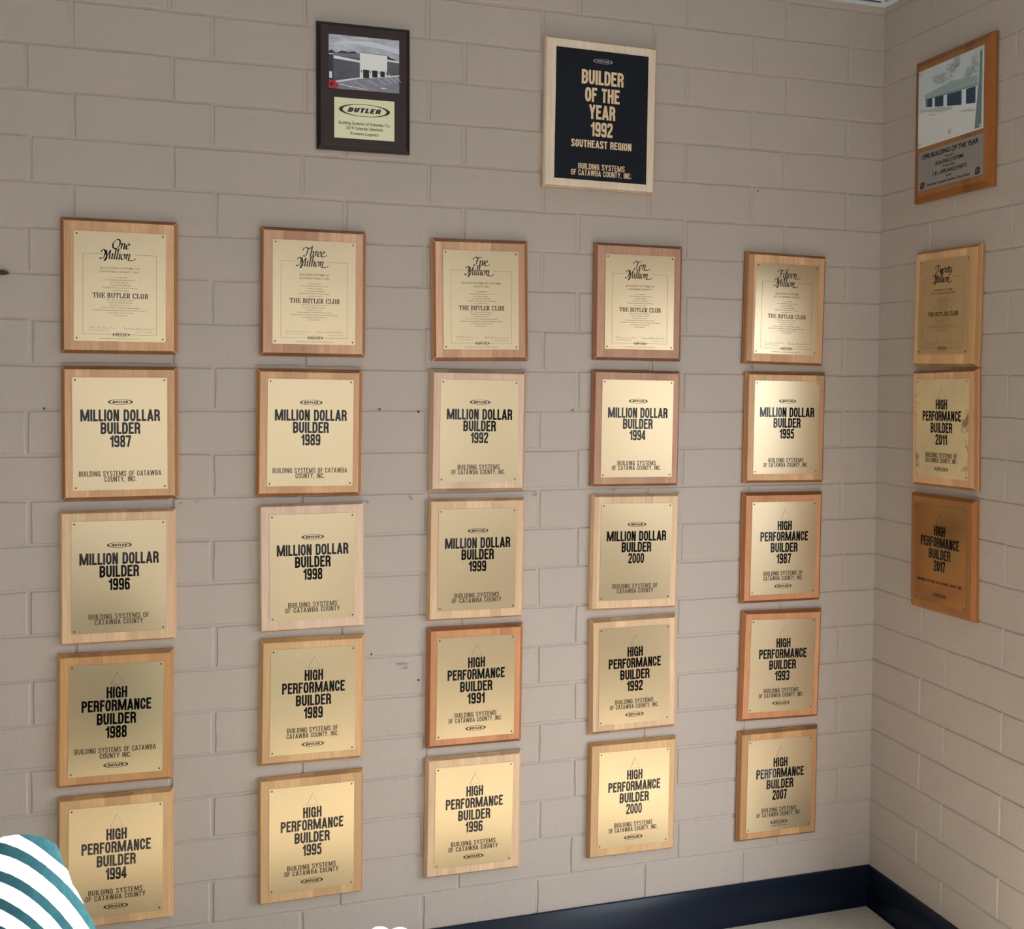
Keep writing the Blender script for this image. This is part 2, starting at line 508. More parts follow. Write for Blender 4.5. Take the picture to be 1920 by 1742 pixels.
def window(name, mp, u0, u1, z0, z1, splits, blinds):
    """mp(u,z,d): d into the wall; splits are the mullions, blinds the material of a drawn blind for each light (or None)"""
    def bx(bm, a, b, c, d, e, f):
        v = [bm.verts.new(mp(u, z, dd)) for dd in (e, f) for u, z in ((a, c), (b, c), (b, d), (a, d))]
        for q in ((0, 1, 2, 3), (7, 6, 5, 4), (0, 4, 5, 1), (1, 5, 6, 2), (2, 6, 7, 3), (3, 7, 4, 0)):
            bm.faces.new([v[i] for i in q])
    bm = bmesh.new()
    w_ = 0.03
    bx(bm, u0, u1, z0, z0 + w_, 0.01, 0.06); bx(bm, u0, u1, z1 - w_, z1, 0.01, 0.06)
    bx(bm, u0, u0 + w_, z0 + w_, z1 - w_, 0.01, 0.06); bx(bm, u1 - w_, u1, z0 + w_, z1 - w_, 0.01, 0.06)
    for um in splits:
        bx(bm, um - w_ / 2, um + w_ / 2, z0 + w_, z1 - w_, 0.01, 0.06)
    fr_ = new_obj(name, bm_mesh(bm, name), M_FRAME); fr_['kind'] = 'structure'
    ed = [u0 + w_ / 2] + list(splits) + [u1 - w_ / 2]
    for ua, ub, bl in zip(ed[:-1], ed[1:], blinds):
        ua, ub = ua + w_ / 2, ub - w_ / 2
        bm = bmesh.new()
        bm.faces.new([bm.verts.new(mp(u, z, 0.045)) for u, z in ((ua, z0 + w_), (ub, z0 + w_), (ub, z1 - w_), (ua, z1 - w_))])
        new_obj('window_pane', bm_mesh(bm, 'window_pane'), M_GLASS, parent=fr_)
        if bl:
            bm = bmesh.new()
            bx(bm, ua - .01, ub + .01, z0 + .01, z1 - .01, 0.004, 0.006)
            new_obj('roller_blind', bm_mesh(bm, 'roller_blind'), bl, parent=fr_)


window('door_1', wallB, WIN_S0, WIN_S1, WIN_Z0, WIN_Z1, [], [None])
window('window_1', wallB, *SIDE, [(SIDE[0] + SIDE[1]) / 2], [daylit_blind('daylit_side_blind', BLIND_SIDE)] * 2)
M_BLF = daylit_blind('daylit_front_blind', FILL_FRONT)  # glow added for frontal fill light, out of view
for i, f_ in enumerate(FW):
    window('window_%d' % (i + 2), lambda u, z, d: Vector((u, ROOM_Y - d, z)), *f_, [(f_[0] + f_[1]) / 2], [M_BLF, M_BLF])


# ------------------------------------------------------------------ lettering
class Shape:
    """flat lettering: lists of 2-D vertices and faces in plate coordinates (x right, z up)"""
    def __init__(self): self.v = []; self.f = []

    def add(self, verts, faces, sx=1, sz=1, ox=0, oz=0, shear=0):
        b = len(self.v)
        self.v += [((x + shear * z) * sx + ox, z * sz + oz) for x, z in verts]
        self.f += [[i + b for i in f] for f in faces]

    def poly(self, pts):
        b = len(self.v); self.v += list(pts); self.f.append(list(range(b, b + len(pts))))

    def bar(self, x0, z0, x1, z1, w):
        dx, dz = x1 - x0, z1 - z0
        L = math.hypot(dx, dz) or 1
        nx, nz = -dz / L * w / 2, dx / L * w / 2
        self.poly([(x0 + nx, z0 + nz), (x0 - nx, z0 - nz), (x1 - nx, z1 - nz), (x1 + nx, z1 + nz)])


_cache = {}


def text_geo(s, bold=0.0, space=1.0, res=3):
    """outline the built-in font once per string: verts, faces, and the true bounds (width, cap height)"""
    key = (s, bold, space, res)
    if key in _cache: return _cache[key]
    cu = bpy.data.curves.new('text', 'FONT')
    cu.body = s; cu.offset = bold; cu.space_character = space
    cu.resolution_u = res; cu.fill_mode = 'FRONT'
    ob = bpy.data.objects.new('text', cu)
    COL.objects.link(ob)
    dg = bpy.context.evaluated_depsgraph_get()
    me = bpy.data.meshes.new_from_object(ob.evaluated_get(dg))
    v = [(p.co.x, p.co.y) for p in me.vertices]
    f = [list(p.vertices) for p in me.polygons]
    bpy.data.objects.remove(ob); bpy.data.curves.remove(cu); bpy.data.meshes.remove(me)
    x0, x1 = min(p[0] for p in v), max(p[0] for p in v)
    _cache[key] = (v, f, x0, x1)
    return _cache[key]


_cap = {}


def cap_height(bold):
    if bold not in _cap:
        v = text_geo('H', bold)[0]
        _cap[bold] = (min(p[1] for p in v), max(p[1] for p in v))
    return _cap[bold]


def put_text(sh, s, cx, zbase, width, cap, bold=0.0, shear=0.0, space=1.0):
    """centred line of writing fitted to the width and capital height"""
    v, f, x0, x1 = text_geo(s, bold, space)
    c0, c1 = cap_height(bold)
    sx, sz = width / (x1 - x0), cap / (c1 - c0)
    sh.add(v, f, sx, sz, cx - (x0 + x1) / 2 * sx - shear * sx * (c1 / 2), zbase - c0 * sz, shear)


# condensed gothic capitals and figures, drawn as centre lines with an even stroke
def gothic(c, s):
    a = s / 2
    w = {'I': s, 'M': .42 + 2.0 * s, 'W': .60 + 1.2 * s, '1': .20 + s * .7, '.': s, ',': s, ' ': .26, 'L': .30 + .6 * s, 'F': .30 + .7 * s, 'E': .32 + .7 * s, 'T': .36 + .5 * s,
         'A': .40 + .9 * s, 'Y': .40 + .8 * s, '&': .52}.get(c, .36 + .75 * s)
    L, R_, T_, B_, m = a, w - a, 1 - a, a, w / 2
    st = []
    V_ = lambda x, z0=0, z1=1: st.append(([(x, z0), (x, z1)], False))
    H_ = lambda z, x0, x1: st.append(([(x0, z), (x1, z)], False))
    S_ = lambda *p: st.append((list(p), True))
    D_ = lambda *p: st.append((list(p), False))
    q = min(.26, (w - s) * .9)
    k = .30
    top = [(L, T_ - q), (L + (m - L) * k, T_ - q * .22), (m, T_), (R_ - (R_ - m) * k, T_ - q * .22), (R_, T_ - q)]
    bot = [(R_, B_ + q), (R_ - (R_ - m) * k, B_ + q * .22), (m, B_), (L + (m - L) * k, B_ + q * .22), (L, B_ + q)]
    if c == 'I': V_(m)
    elif c == 'L': V_(L); H_(B_, L, w)
    elif c in 'EF':
        V_(L); H_(T_, L, w); H_(.53, L, w - s * .35)
        if c == 'E': H_(B_, L, w)
    elif c == 'H': V_(L); V_(R_); H_(.53, L, R_)
    elif c == 'T': V_(m); H_(T_, 0, w)
    elif c == 'M': V_(L); V_(R_); D_((L + a * .25, 1), (m, .05)); D_((R_ - a * .25, 1), (m, .05))
    elif c == 'N': V_(L); V_(R_); D_((L + a * .1, 1), (R_ - a * .1, 0))
    elif c == 'A': D_((a * .9, 0), (m, 1)); D_((w - a * .9, 0), (m, 1)); H_(.27, w * .25, w * .75)
    elif c == 'W': D_((a * .8, 1), (w * .27, 0)); D_((w * .27, 0), (m, 1)); D_((m, 1), (w * .73, 0)); D_((w * .73, 0), (w - a * .8, 1))
    elif c == 'Y': D_((a * .9, 1), (m, .42)); D_((w - a * .9, 1), (m, .42)); V_(m, 0, .46)
    elif c == 'O' or c == '0': S_(*(top + bot + [top[0]]))
    elif c == 'C': S_(*([(R_, .36)] + bot + top + [(R_, .64)]))
    elif c == 'G': S_(*([(R_, .47)] + bot + top + [(R_, .66)])); H_(.47, m, w); V_(R_, 0, .5)
    elif c == 'U': S_(*([(L, 1), (L, .6)] + list(reversed(bot)) + [(R_, .6), (R_, 1)]))
    elif c == 'D': V_(L); S_((L, T_), (m, T_), (R_ - (R_ - m) * .3, T_ - q * .22), (R_, T_ - q), (R_, B_ + q), (R_ - (R_ - m) * .3, B_ + q * .22), (m, B_), (L, B_))
    elif c in 'PRB':
        V_(L)
        S_((L, T_), (m, T_), (R_ - .04, T_ - .05), (R_, T_ - .2), (R_ - .03, .56), (m, .50), (L, .50))
        if c == 'R': S_((m, .50), (R_ - .05, .44), (R_ - .01, .30), (R_, .0))
        if c == 'B': S_((m, .50), (R_ - .02, .44), (R_, .28), (R_ - .04, B_ + .06), (m, B_), (L, B_))
    elif c == 'S': S_((R_, .72), (R_ - .03, .90), (m, T_), (L + .03, .90), (L, .75), (L + .07, .60), (m, .52), (R_ - .06, .42), (R_, .26), (R_ - .03, .10), (m, B_), (L + .03, .10), (L, .28))
    elif c == '1': V_(R_); D_((R_, T_ - a), (0, T_ - s - .04))
    elif c == '2': S_((L, .70), (L + .02, .90), (m, T_), (R_ - .02, .90), (R_, .74), (R_ - .05, .56), (L + .06, .28), (L + .01, .04)); H_(B_, 0, w)
    elif c == '3': S_((L, .74), (L + .02, .90), (m, T_), (R_ - .02, .90), (R_, .74), (R_ - .03, .58), (m - .02, .52)); S_((m - .02, .52), (R_ - .02, .44), (R_, .26), (R_ - .03, .10), (m, B_), (L + .02, .10), (L, .26))
    elif c == '4': V_(R_ - a * .8); D_((R_ - a, 1 - a * .4), (L * .6, .30)); H_(.26, 0, w)
    elif c == '5': H_(T_, L + .03, w - .02); D_((L + .05, T_), (L + .02, .50)); S_((L + .02, .54), (m, .62), (R_ - .03, .54), (R_, .32), (R_ - .03, .10), (m, B_), (L + .02, .10), (L, .25))
    elif c in '69':
        P = [(R_, .76), (R_ - .02, .90), (m, T_), (L + .03, .90), (L, .70), (L, .28), (L + .03, .10), (m, B_), (R_ - .03, .10), (R_, .30), (R_ - .03, .50), (m, .57), (L, .44)]
        S_(*([(w - x, 1 - z) for x, z in P] if c == '9' else P))
    elif c == '7': H_(T_, 0, w); S_((R_, T_), (m + .06, .55), (m - a * .6, 0))
    elif c == '8':
        S_((m, .53), (L + .05, .60), (L + .01, .76), (L + .05, .92), (m, T_), (R_ - .05, .92), (R_ - .01, .76), (R_ - .05, .60), (m, .53))
        S_((m, .53), (L + .03, .44), (L, .27), (L + .04, .09), (m, B_), (R_ - .04, .09), (R_, .27), (R_ - .03, .44), (m, .53))
    elif c == '.': V_(m, 0, s)
    elif c == ',': V_(m, -s * .7, s)
    return st, w


def stroke(sh, P, s, tf):
    L, R_ = [], []
    for i, p in enumerate(P):
        a, b = P[max(0, i - 1)], P[min(len(P) - 1, i + 1)]
        dx, dz = b[0] - a[0], b[1] - a[1]
        l = math.hypot(dx, dz) or 1
        px, pz = -dz / l * s / 2, dx / l * s / 2
        L.append(tf(p[0] + px, p[1] + pz)); R_.append(tf(p[0] - px, p[1] - pz))
    for i in range(len(P) - 1):
        sh.poly([L[i], R_[i], R_[i + 1], L[i + 1]])


def put_gothic(sh, text, cx, zbase, width, cap, s=0.182, gap=0.058, shear=0.0):
    gl = [gothic(c, s) for c in text]
    adv = sum(g[1] for g in gl) + gap * (len(gl) - 1)
    k = width / adv
    x = 0
    for st, w in gl:
        for pts, smooth in st:
            stroke(sh, spline(pts, 4) if smooth else pts, s, lambda px, pz, x=x: (cx - width / 2 + (px + x + shear * (pz - .5)) * k, zbase + pz * cap))
        x += w + gap


# broad-nib pen lettering for the script titles and the roman capitals
def spline(pts, n=7):
    if len(pts) < 3: return pts
    out = []
    P = [pts[0]] + list(pts) + [pts[-1]]
    for i in range(1, len(P) - 2):
        p0, p1, p2, p3 = P[i - 1:i + 3]
        for k in range(n):
            t = k / n
            out.append(tuple(0.5 * (2 * p1[j] + (p2[j] - p0[j]) * t + (2 * p0[j] - 5 * p1[j] + 4 * p2[j] - p3[j]) * t * t + (3 * p1[j] - p0[j] - 3 * p2[j] + p3[j]) * t ** 3) for j in (0, 1)))
    out.append(pts[-1])
    return out


def pen(sh, pts, ang, w, thin, tf, smooth=True):
    """sweep a slanted nib along a stroke; tf maps glyph coordinates to the plate"""
    P = spline(pts) if smooth else list(pts)
    nx, nz = math.cos(ang) * w / 2, math.sin(ang) * w / 2
    L, Rr = [], []
    for i, p in enumerate(P):
        a, b = P[max(0, i - 1)], P[min(len(P) - 1, i + 1)]
        dx, dz = b[0] - a[0], b[1] - a[1]
        l = math.hypot(dx, dz) or 1
        px, pz = -dz / l, dx / l
        h = abs(px * nx + pz * nz) + thin / 2
        L.append(tf(p[0] + px * h, p[1] + pz * h)); Rr.append(tf(p[0] - px * h, p[1] - pz * h))
    for i in range(len(P) - 1):
        sh.poly([L[i], Rr[i], Rr[i + 1], L[i + 1]])


N_ = [(0, .85), (.12, 1.0), (.18, .95), (.18, 0)]
ARCH = [(.18, .65), (.38, .96), (.56, .97), (.62, .75), (.62, .15), (.70, .0), (.82, .1)]
TBAR = [(-.42, 1.15), (-.40, 1.5), (-.12, 1.72), (.3, 1.62), (.85, 1.64), (1.12, 1.82)]
GL = {
    'n': ([N_, ARCH], .86), 'h': ([[(.02, 1.75), (.12, 1.95), (.18, 1.85), (.18, 0)], ARCH], .86),
    'i': ([[(0, .85), (.12, 1), (.18, .9), (.18, .15), (.26, 0), (.38, .1)], [(.17, 1.36), (.23, 1.42)]], .40),
    'l': ([[(.02, 1.8), (.13, 1.98), (.18, 1.85), (.18, .15), (.26, 0), (.38, .1)]], .40),
    'o': ([[(.36, 1.0), (.12, .82), (.05, .42), (.18, .04), (.38, 0), (.60, .25), (.64, .65), (.52, .97), (.36, 1.0)]], .76),
    'e': ([[(.08, .42), (.40, .60), (.50, .82), (.36, 1.0), (.14, .82), (.05, .40), (.18, .03), (.38, .02), (.58, .2)]], .64),
    'r': ([N_, [(.18, .65), (.36, .98), (.52, .93)]], .52),
    't': ([[(.2, 1.4), (.18, .2), (.26, 0), (.42, .1)], [(0, .98), (.42, 1.0)]], .44),
    'v': ([[(0, .9), (.1, 1), (.18, .9), (.30, .03), (.54, .55), (.58, .9), (.5, 1.0)]], .66),
    'w': ([[(0, .9), (.1, 1), (.16, .9), (.26, .03), (.48, .85)], [(.48, .85), (.58, .03), (.82, .55), (.86, .9), (.78, 1.0)]], .94),
    'f': ([[(.62, 1.8), (.50, 1.95), (.36, 1.8), (.26, 1), (.20, -.2), (.08, -.55), (-.1, -.5)], [(.02, .98), (.50, 1.0)]], .42),
    'y': ([[(0, .9), (.1, 1), (.16, .9), (.18, .3), (.3, .02), (.45, .1), (.60, .4)], [(.64, 1.0), (.60, .2), (.48, -.4), (.25, -.6), (.05, -.5)]], .74),
    'O': ([[(.85, 1.80), (.40, 1.55), (.12, .95), (.22, .25), (.60, 0.0), (1.02, .25), (1.22, .95), (1.06, 1.6), (.72, 1.80), (.52, 1.72)]], 1.38),
    'T': ([TBAR, [(.42, 1.62), (.34, .6), (.18, .06), (-.06, -.02), (-.18, .16)]], .86),
    'F': ([TBAR, [(.42, 1.62), (.34, .6), (.18, .06), (-.06, -.02), (-.18, .16)], [(.12, .92), (.62, .96)]], .84),
    'M': ([[(-.50, 1.30), (-.50, 1.62), (-.22, 1.75), (.06, 1.52), (.16, .95), (.06, .32), (-.22, .02), (-.60, .14)],
           [(.22, 1.72), (.38, 1.0), (.56, .12)], [(.56, .12), (.40, -.35), (.28, -.38), (.32, -.05), (.90, 1.72)], [(.90, 1.72), (.96, .6), (1.02, .05), (1.14, .05)]], 1.22),
    'N': ([N_, [(.18, .65), (.38, .96), (.56, .97), (.60, .75), (.58, .1), (.52, -.14), (.60, -.17), (1.35, -.15), (1.60, .02), (1.62, .22)]], 1.0),
    'E': ([[(.08, .42), (.40, .60), (.50, .82), (.36, 1.0), (.14, .82), (.05, .40), (.18, .03), (.45, -.02), (.85, .05), (1.02, .35)]], .80),
}


def put_script(sh, word, cx, zbase, xh, sq=1.10):
    """calligraphic title; width follows the glyphs"""
    adv = sum(GL[c][1] for c in word)
    x = -adv / 2
    sl = 0.20
    for c in word:
        strokes, a = GL[c]
        for st in strokes:
            pen(sh, st, math.radians(38), 0.19, 0.06, lambda px, pz, x=x: (cx + ((px + x) * sq + sl * (pz - .7)) * xh, zbase + pz * xh))
        x += a


RC = {
    'T': ([[(.40, 0), (.40, 1)], [(.0, .97), (.8, .97)], [(.02, .97), (.02, .74)], [(.78, .97), (.78, .74)], [(.22, .02), (.58, .02)]], .86),
    'H': ([[(.18, 0), (.18, 1)], [(.72, 0), (.72, 1)], [(.18, .52), (.72, .52)], [(.02, .02), (.34, .02)], [(.56, .02), (.88, .02)], [(.02, .98), (.34, .98)], [(.56, .98), (.88, .98)]], .94),
    'E': ([[(.18, 0), (.18, 1)], [(.02, .98), (.68, .98)], [(.02, .02), (.70, .02)], [(.18, .52), (.5, .52)], [(.69, .02), (.72, .26)], [(.67, .98), (.67, .76)], [(.5, .62), (.5, .42)]], .80),
    'B': ([[(.18, 0), (.18, 1)], [(.02, .98), (.40, .98), (.56, .88), (.56, .64), (.40, .53), (.18, .53)], [(.40, .53), (.60, .42), (.64, .2), (.50, .04), (.40, .02), (.02, .02)]], .80),
    'U': ([[(.18, 1), (.18, .3), (.28, .05), (.46, .0), (.64, .08), (.70, .3), (.70, 1)], [(.02, .98), (.36, .98)], [(.56, .98), (.84, .98)]], .92),
    'L': ([[(.18, 0), (.18, 1)], [(.02, .98), (.36, .98)], [(.02, .02), (.66, .02)], [(.66, .02), (.70, .3)]], .76),
    'R': ([[(.18, 0), (.18, 1)], [(.02, .98), (.42, .98), (.58, .88), (.58, .62), (.42, .52), (.18, .52)], [(.36, .52), (.62, .06), (.80, .02)], [(.02, .02), (.36, .02)]], .84),
    'C': ([[(.74, .72), (.68, .92), (.48, 1.0), (.22, .9), (.09, .5), (.22, .1), (.48, .0), (.68, .06), (.78, .26)], [(.74, .99), (.74, .70)]], .88),
    ' ': ([], .38),
}


def put_roman(sh, s, cx, zbase, width, cap):
    adv = sum(RC[c][1] + .07 for c in s)
    k = width / adv
    x = 0
    for c in s:
        for st in RC[c][0]:
            pen(sh, st, 0, 0.17, 0.055, lambda px, pz, x=x: (cx - width / 2 + (px + x) * k, zbase + pz * cap), smooth=len(st) > 3)
        x += RC[c][1] + .07


def ring(sh, cx, cz, a, b, ai, bi, n=40):
    for i in range(n):
        t0, t1 = 2 * PI * i / n, 2 * PI * (i + 1) / n
        sh.poly([(cx + a * math.cos(t0), cz + b * math.sin(t0)), (cx + ai * math.cos(t0), cz + bi * math.sin(t0)),
                 (cx + ai * math.cos(t1), cz + bi * math.sin(t1)), (cx + a * math.cos(t1), cz + b * math.sin(t1))])


def put_logo(sh, cx, cz, w):
    a, b = w / 2, w * 0.118
    ring(sh, cx, cz, a, b, a * 0.83, b * 0.87)
    put_gothic(sh, 'BUTLER', cx, cz - w * 0.052, w * 0.60, w * 0.104, .24, .12, .22)
    ring(sh, cx + a * 0.94, cz - b * 0.85, w * 0.012, w * 0.012, w * 0.008, w * 0.008, 8)


def scribble(sh, x0, x1, z, h, seed, w):
    rg = random.Random(seed)
    n = int((x1 - x0) / (h * 0.34))
    P = []
    for i in range(n + 1):
        x = x0 + (x1 - x0) * i / n
        big = rg.random() < 0.25 or i in (1, n // 2)
        P.append((x + rg.uniform(-.2, .2) * h, z + (h * rg.uniform(.5, .95) if big else h * rg.uniform(0.15, .4)) * (1 if i % 2 else 0.1)))
    P = spline(P, 4)
    for a, b in zip(P[:-1], P[1:]):
        sh.bar(a[0], a[1], b[0], b[1], w)


def bow(x, z, w, h, amp):
    u, v = 2 * x / w, 2 * z / h
    return amp * max(0, 1 - u * u) * max(0, 1 - v * v)


def letter_obj(name, sh, mat, parent, y, wh=None, amp=0.0, lift=0.0003, **props):
    vs = [(x, y - lift - (bow(x, z, wh[0], wh[1], amp) if wh else 0), z) for x, z in sh.v]
    me = bpy.data.meshes.new(name)
    me.from_pydata(vs, [], sh.f); me.update()
    return new_obj(name, me, mat, parent, **props)


# ------------------------------------------------------------------ plaque parts
def board_mesh(w, h, T, side, ch, cht=None):
    """board against the wall: plain sides, then a chamfer up to the front face"""
    cht = ch if cht is None else cht
    bm = bmesh.new()
    def rect(hw, hh, y): return [bm.verts.new((sx * hw, y, sz * hh)) for sx, sz in ((-1, 1), (1, 1), (1, -1), (-1, -1))]
    r0, r1, r2 = rect(w / 2, h / 2, 0), rect(w / 2, h / 2, -side), rect(w / 2 - ch, h / 2 - cht, -T)
    for a, b in ((r0, r1), (r1, r2)):
        for i in range(4):
            f = bm.faces.new((a[i], a[(i + 1) % 4], b[(i + 1) % 4], b[i]))
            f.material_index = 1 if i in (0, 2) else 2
    bm.faces.new(r2).material_index = 0
    bm.faces.new(list(reversed(r0))).material_index = 2
    bmesh.ops.recalc_face_normals(bm, faces=bm.faces)
    bmesh.ops.bevel(bm, geom=list(bm.edges), offset=0.0009, segments=2, affect='EDGES', profile=0.5)
    me = bpy.data.meshes.new('wooden_backing')
    bm.to_mesh(me); bm.free()
    return me


def plate_mesh(w, h, th, amp, n=14):
    bm = bmesh.new()
    V = {}
    for i in range(n + 1):
        for k in range(n + 1):
            x, z = w * (i / n - .5), h * (k / n - .5)
            V[i, k] = bm.verts.new((x, -th - bow(x, z, w, h, amp), z))
    for i in range(n):
        for k in range(n):
            f = bm.faces.new((V[i, k], V[i + 1, k], V[i + 1, k + 1], V[i, k + 1])); f.smooth = True
    loop = [(i, 0) for i in range(n)] + [(n, k) for k in range(n)] + [(i, n) for i in range(n, 0, -1)] + [(0, k) for k in range(n, 0, -1)]
    for t in range(len(loop)):
        a, b = V[loop[t]].co, V[loop[(t + 1) % len(loop)]].co
        bm.faces.new([bm.verts.new(q) for q in (a, (a.x, 0, a.z), (b.x, 0, b.z), b)])
    me = bpy.data.meshes.new('engraved_plate')
    bm.normal_update()
    bm.to_mesh(me); bm.free()
    return me


def screw_mesh(r):
    bm = bmesh.new()
    prev = None
    for rr, y in ((r, 0), (r, -r * .25), (r * .75, -r * .55), (r * .35, -r * .7)):
        ringv = [bm.verts.new((rr * math.cos(2 * PI * i / 12), y, rr * math.sin(2 * PI * i / 12))) for i in range(12)]
        if prev:
            for i in range(12):
                f = bm.faces.new((prev[i], prev[(i + 1) % 12], ringv[(i + 1) % 12], ringv[i])); f.smooth = True
        prev = ringv
    bm.faces.new(prev)
    return bm_mesh(bm, 'plate_nail')


SCREW = screw_mesh(0.0021)
SCREW_BIG = screw_mesh(0.0042)
T, PT = 0.019, 0.0011


def screws(plate, w, h, inset, me, mat, y=-PT, which=((-1, 1), (1, 1), (1, -1), (-1, -1))):
    for sx, sz in which:
        s = new_obj('plate_nail', me, mat, plate)
        s.location = (sx * (w / 2 - inset), y, sz * (h / 2 - inset))


def place(wall, u, z, th, name, label, cat, group):
    if wall == 'A':
        return empty(name, (u, 0, z), (0, -th, 0), label, cat, group)
    p = wallB(u, z, 0)
    return empty(name, p, (0, -th, -PI / 2 + PHI), label, cat, group)


def base_plaque(wall, u, z, th, w, h, wk, ek, ch, label, group, side=0.009, t=T):
    root = place(wall, u, z, th, 'award_plaque', label, 'plaque', group)
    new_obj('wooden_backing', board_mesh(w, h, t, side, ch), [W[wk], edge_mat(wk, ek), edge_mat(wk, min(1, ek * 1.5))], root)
    return root


def add_plate(root, du, dz, dth, w, h, mat, name='engraved_plate', amp=0.0006, t=T):
    p = new_obj(name, plate_mesh(w, h, PT, amp), mat, root)
    p.location = (du, -t, dz); p.rotation_euler = (0, -dth, 0)
    return p


AMP = 0.0006
WH_C = (0.2082, 0.2660)
WH_B = (0.2158, 0.2758)
PARA1 = ['In recognition', 'of its magnificent sales record', 'as a Butler Builder,', 'is hereby proclaimed', 'by Butler Manufacturing Company', 'to membership in']
PARA2 = ['Be it known that this award', 'is held in highest esteem', 'by Butler by virtue', "of the member's forceful salesmanship,", 'professional management and honest business policy', 'so necessary to the success', 'of this industry.']
PW1, PW2 = [160, 340, 210, 240, 395, 200], [300, 280, 215, 445, 595, 300, 165]


def club_plate(root, off, word, lines, sig, script_mat, faint=False, wh=WH_C, mat=None, tag=False):
    w, h = wh
    p = add_plate(root, *off, w, h, mat or M_BRASS)
    X = lambda f: (f - .5) * w
    Z = lambda f: (.5 - f) * h
    sh = Shape()
    put_script(sh, word, X(.51), Z(.150), h * 0.048)
    put_script(sh, 'MillioN', X(.475), Z(.246), h * 0.047)
    letter_obj('script_title', sh, script_mat, p, -PT, wh, AMP)
    sh = Shape()
    lw = 0.00055
    for side in (((.66, .203), (.90, .203), (.90, .937), (.60, .937)), ((.42, .937), (.10, .937), (.10, .203), (.33, .203))):
        sh = Shape()
        for a, b in zip(side[:-1], side[1:]): sh.bar(X(a[0]), Z(a[1]), X(b[0]), Z(b[1]), lw)
        letter_obj('border_line', sh, M_BROWNINK, p, -PT, wh, AMP)
    sh = Shape()
    cw = h * .0185
    for i, (s, fw) in enumerate(lines):
        put_text(sh, s, X(.5), Z(.338 + i * .034), w * fw, cw, 0.004, 0, 1.1)
    letter_obj('recipient_lettering', sh, M_FAINT if faint else M_BROWNINK, p, -PT, wh, AMP)
    sh = Shape()
    put_roman(sh, 'THE BUTLER CLUB', X(.507), Z(.603), w * .605, h * .046)
    letter_obj('club_lettering', sh, script_mat, p, -PT, wh, AMP)
    sh = Shape()
    for i, s in enumerate(PARA1): put_text(sh, s, X(.50), Z(.418 + i * .0242), w * PW1[i] / 1040, h * .0115, -0.004)
    for i, s in enumerate(PARA2): put_text(sh, s, X(.50), Z(.626 + i * .0236), w * PW2[i] / 1040, h * .0115, -0.004)
    letter_obj('citation_text', sh, M_BROWNINK, p, -PT, wh, AMP)
    sh = Shape()
    scribble(sh, X(.16), X(.46), Z(.885), h * .028, sig, 0.00042)
    scribble(sh, X(.53), X(.87), Z(.888), h * .028, sig + 50, 0.00048)
    put_text(sh, 'President, Butler Manufacturing', X(.27), Z(.905), w * .22, h * .007)
    put_text(sh, 'Regional Vice President', X(.77), Z(.912), w * .18, h * .007)
    if tag: put_text(sh, 'Customer Smart Solutions', X(.51), Z(.966), w * .2, h * .008, 0.01)
    else: put_text(sh, 'The Buildings Division of Butler Manufacturing Company', X(.50), Z(.979), w * .46, h * .0085)
    letter_obj('signatures', sh, M_BROWNINK, p, -PT, wh, AMP)
    sh = Shape()
    put_logo(sh, X(.51), Z(.937), w * .19)
    letter_obj('oval_emblem', sh, M_DARKINK, p, -PT, wh, AMP)
    screws(p, w, h, 0.0068, SCREW, M_SCREW)
    return p


def builder_plate(root, off, kind, year, l1, l2, w1, w2, mat=None, ink=None, nails=4, tag=False, small=1.0):
    w, h = WH_B
    p = add_plate(root, *off, w, h, mat or M_BRASS)
    X = lambda f: (f - .5) * w
    Z = lambda f: (.5 - f) * h
    cap = h * .1045
    sh = Shape()
    if kind == 'M':
        put_gothic(sh, 'MILLION DOLLAR', X(.502), Z(.389), w * .838, cap)
        put_gothic(sh, 'BUILDER', X(.502), Z(.503), w * .418, cap)
        put_gothic(sh, year, X(.502), Z(.619), w * .222, cap)
        lz, lg = (.877, .927), .217
    else:
        put_gothic(sh, 'HIGH', X(.503), Z(.308), w * .218, cap * .98)
        put_gothic(sh, 'PERFORMANCE', X(.503), Z(.425), w * .738, cap * .98)
        put_gothic(sh, 'BUILDER', X(.503), Z(.545), w * .415, cap * .98)
        put_gothic(sh, year, X(.503), Z(.667), w * .222, cap * 1.02)
        lz, lg = (.797, .850), .913
    letter_obj('title_lettering', sh, M_BLACK, p, -PT, WH_B, AMP)
    sh = Shape()
    put_gothic(sh, l1, X(.498), Z(lz[0]), w * w1, h * .0468 * small, .135, .11)
    if l2: put_gothic(sh, l2, X(.498), Z(lz[1]), w * w2, h * .0468 * small, .135, .11)
    if tag: put_text(sh, 'Customer Smart Solutions', X(.5), Z(.957), w * .24, h * .012, 0.02)
    letter_obj('company_lettering', sh, ink or M_BROWNINK, p, -PT, WH_B, AMP)
    sh = Shape()
    put_logo(sh, X(.502), Z(lg), w * .264)
    letter_obj('oval_emblem', sh, M_DARKINK, p, -PT, WH_B, AMP)
    if kind == 'H':
        sh = Shape()
        ax, az, bl, br_, bz = X(.505), Z(.078), X(.435), X(.572), Z(.188)
        sh.bar(bl, bz, ax, az, 0.0007); sh.bar(ax, az, br_, bz, 0.0004); sh.bar(br_, bz, bl, bz, 0.0003)
        letter_obj('triangle_outline', sh, M_BROWNINK, p, -PT, WH_B, AMP)
    screws(p, w, h, 0.0065, SCREW, M_SCREW, which=((-1, 1), (1, 1), (1, -1), (-1, -1))[:nails])
    return p


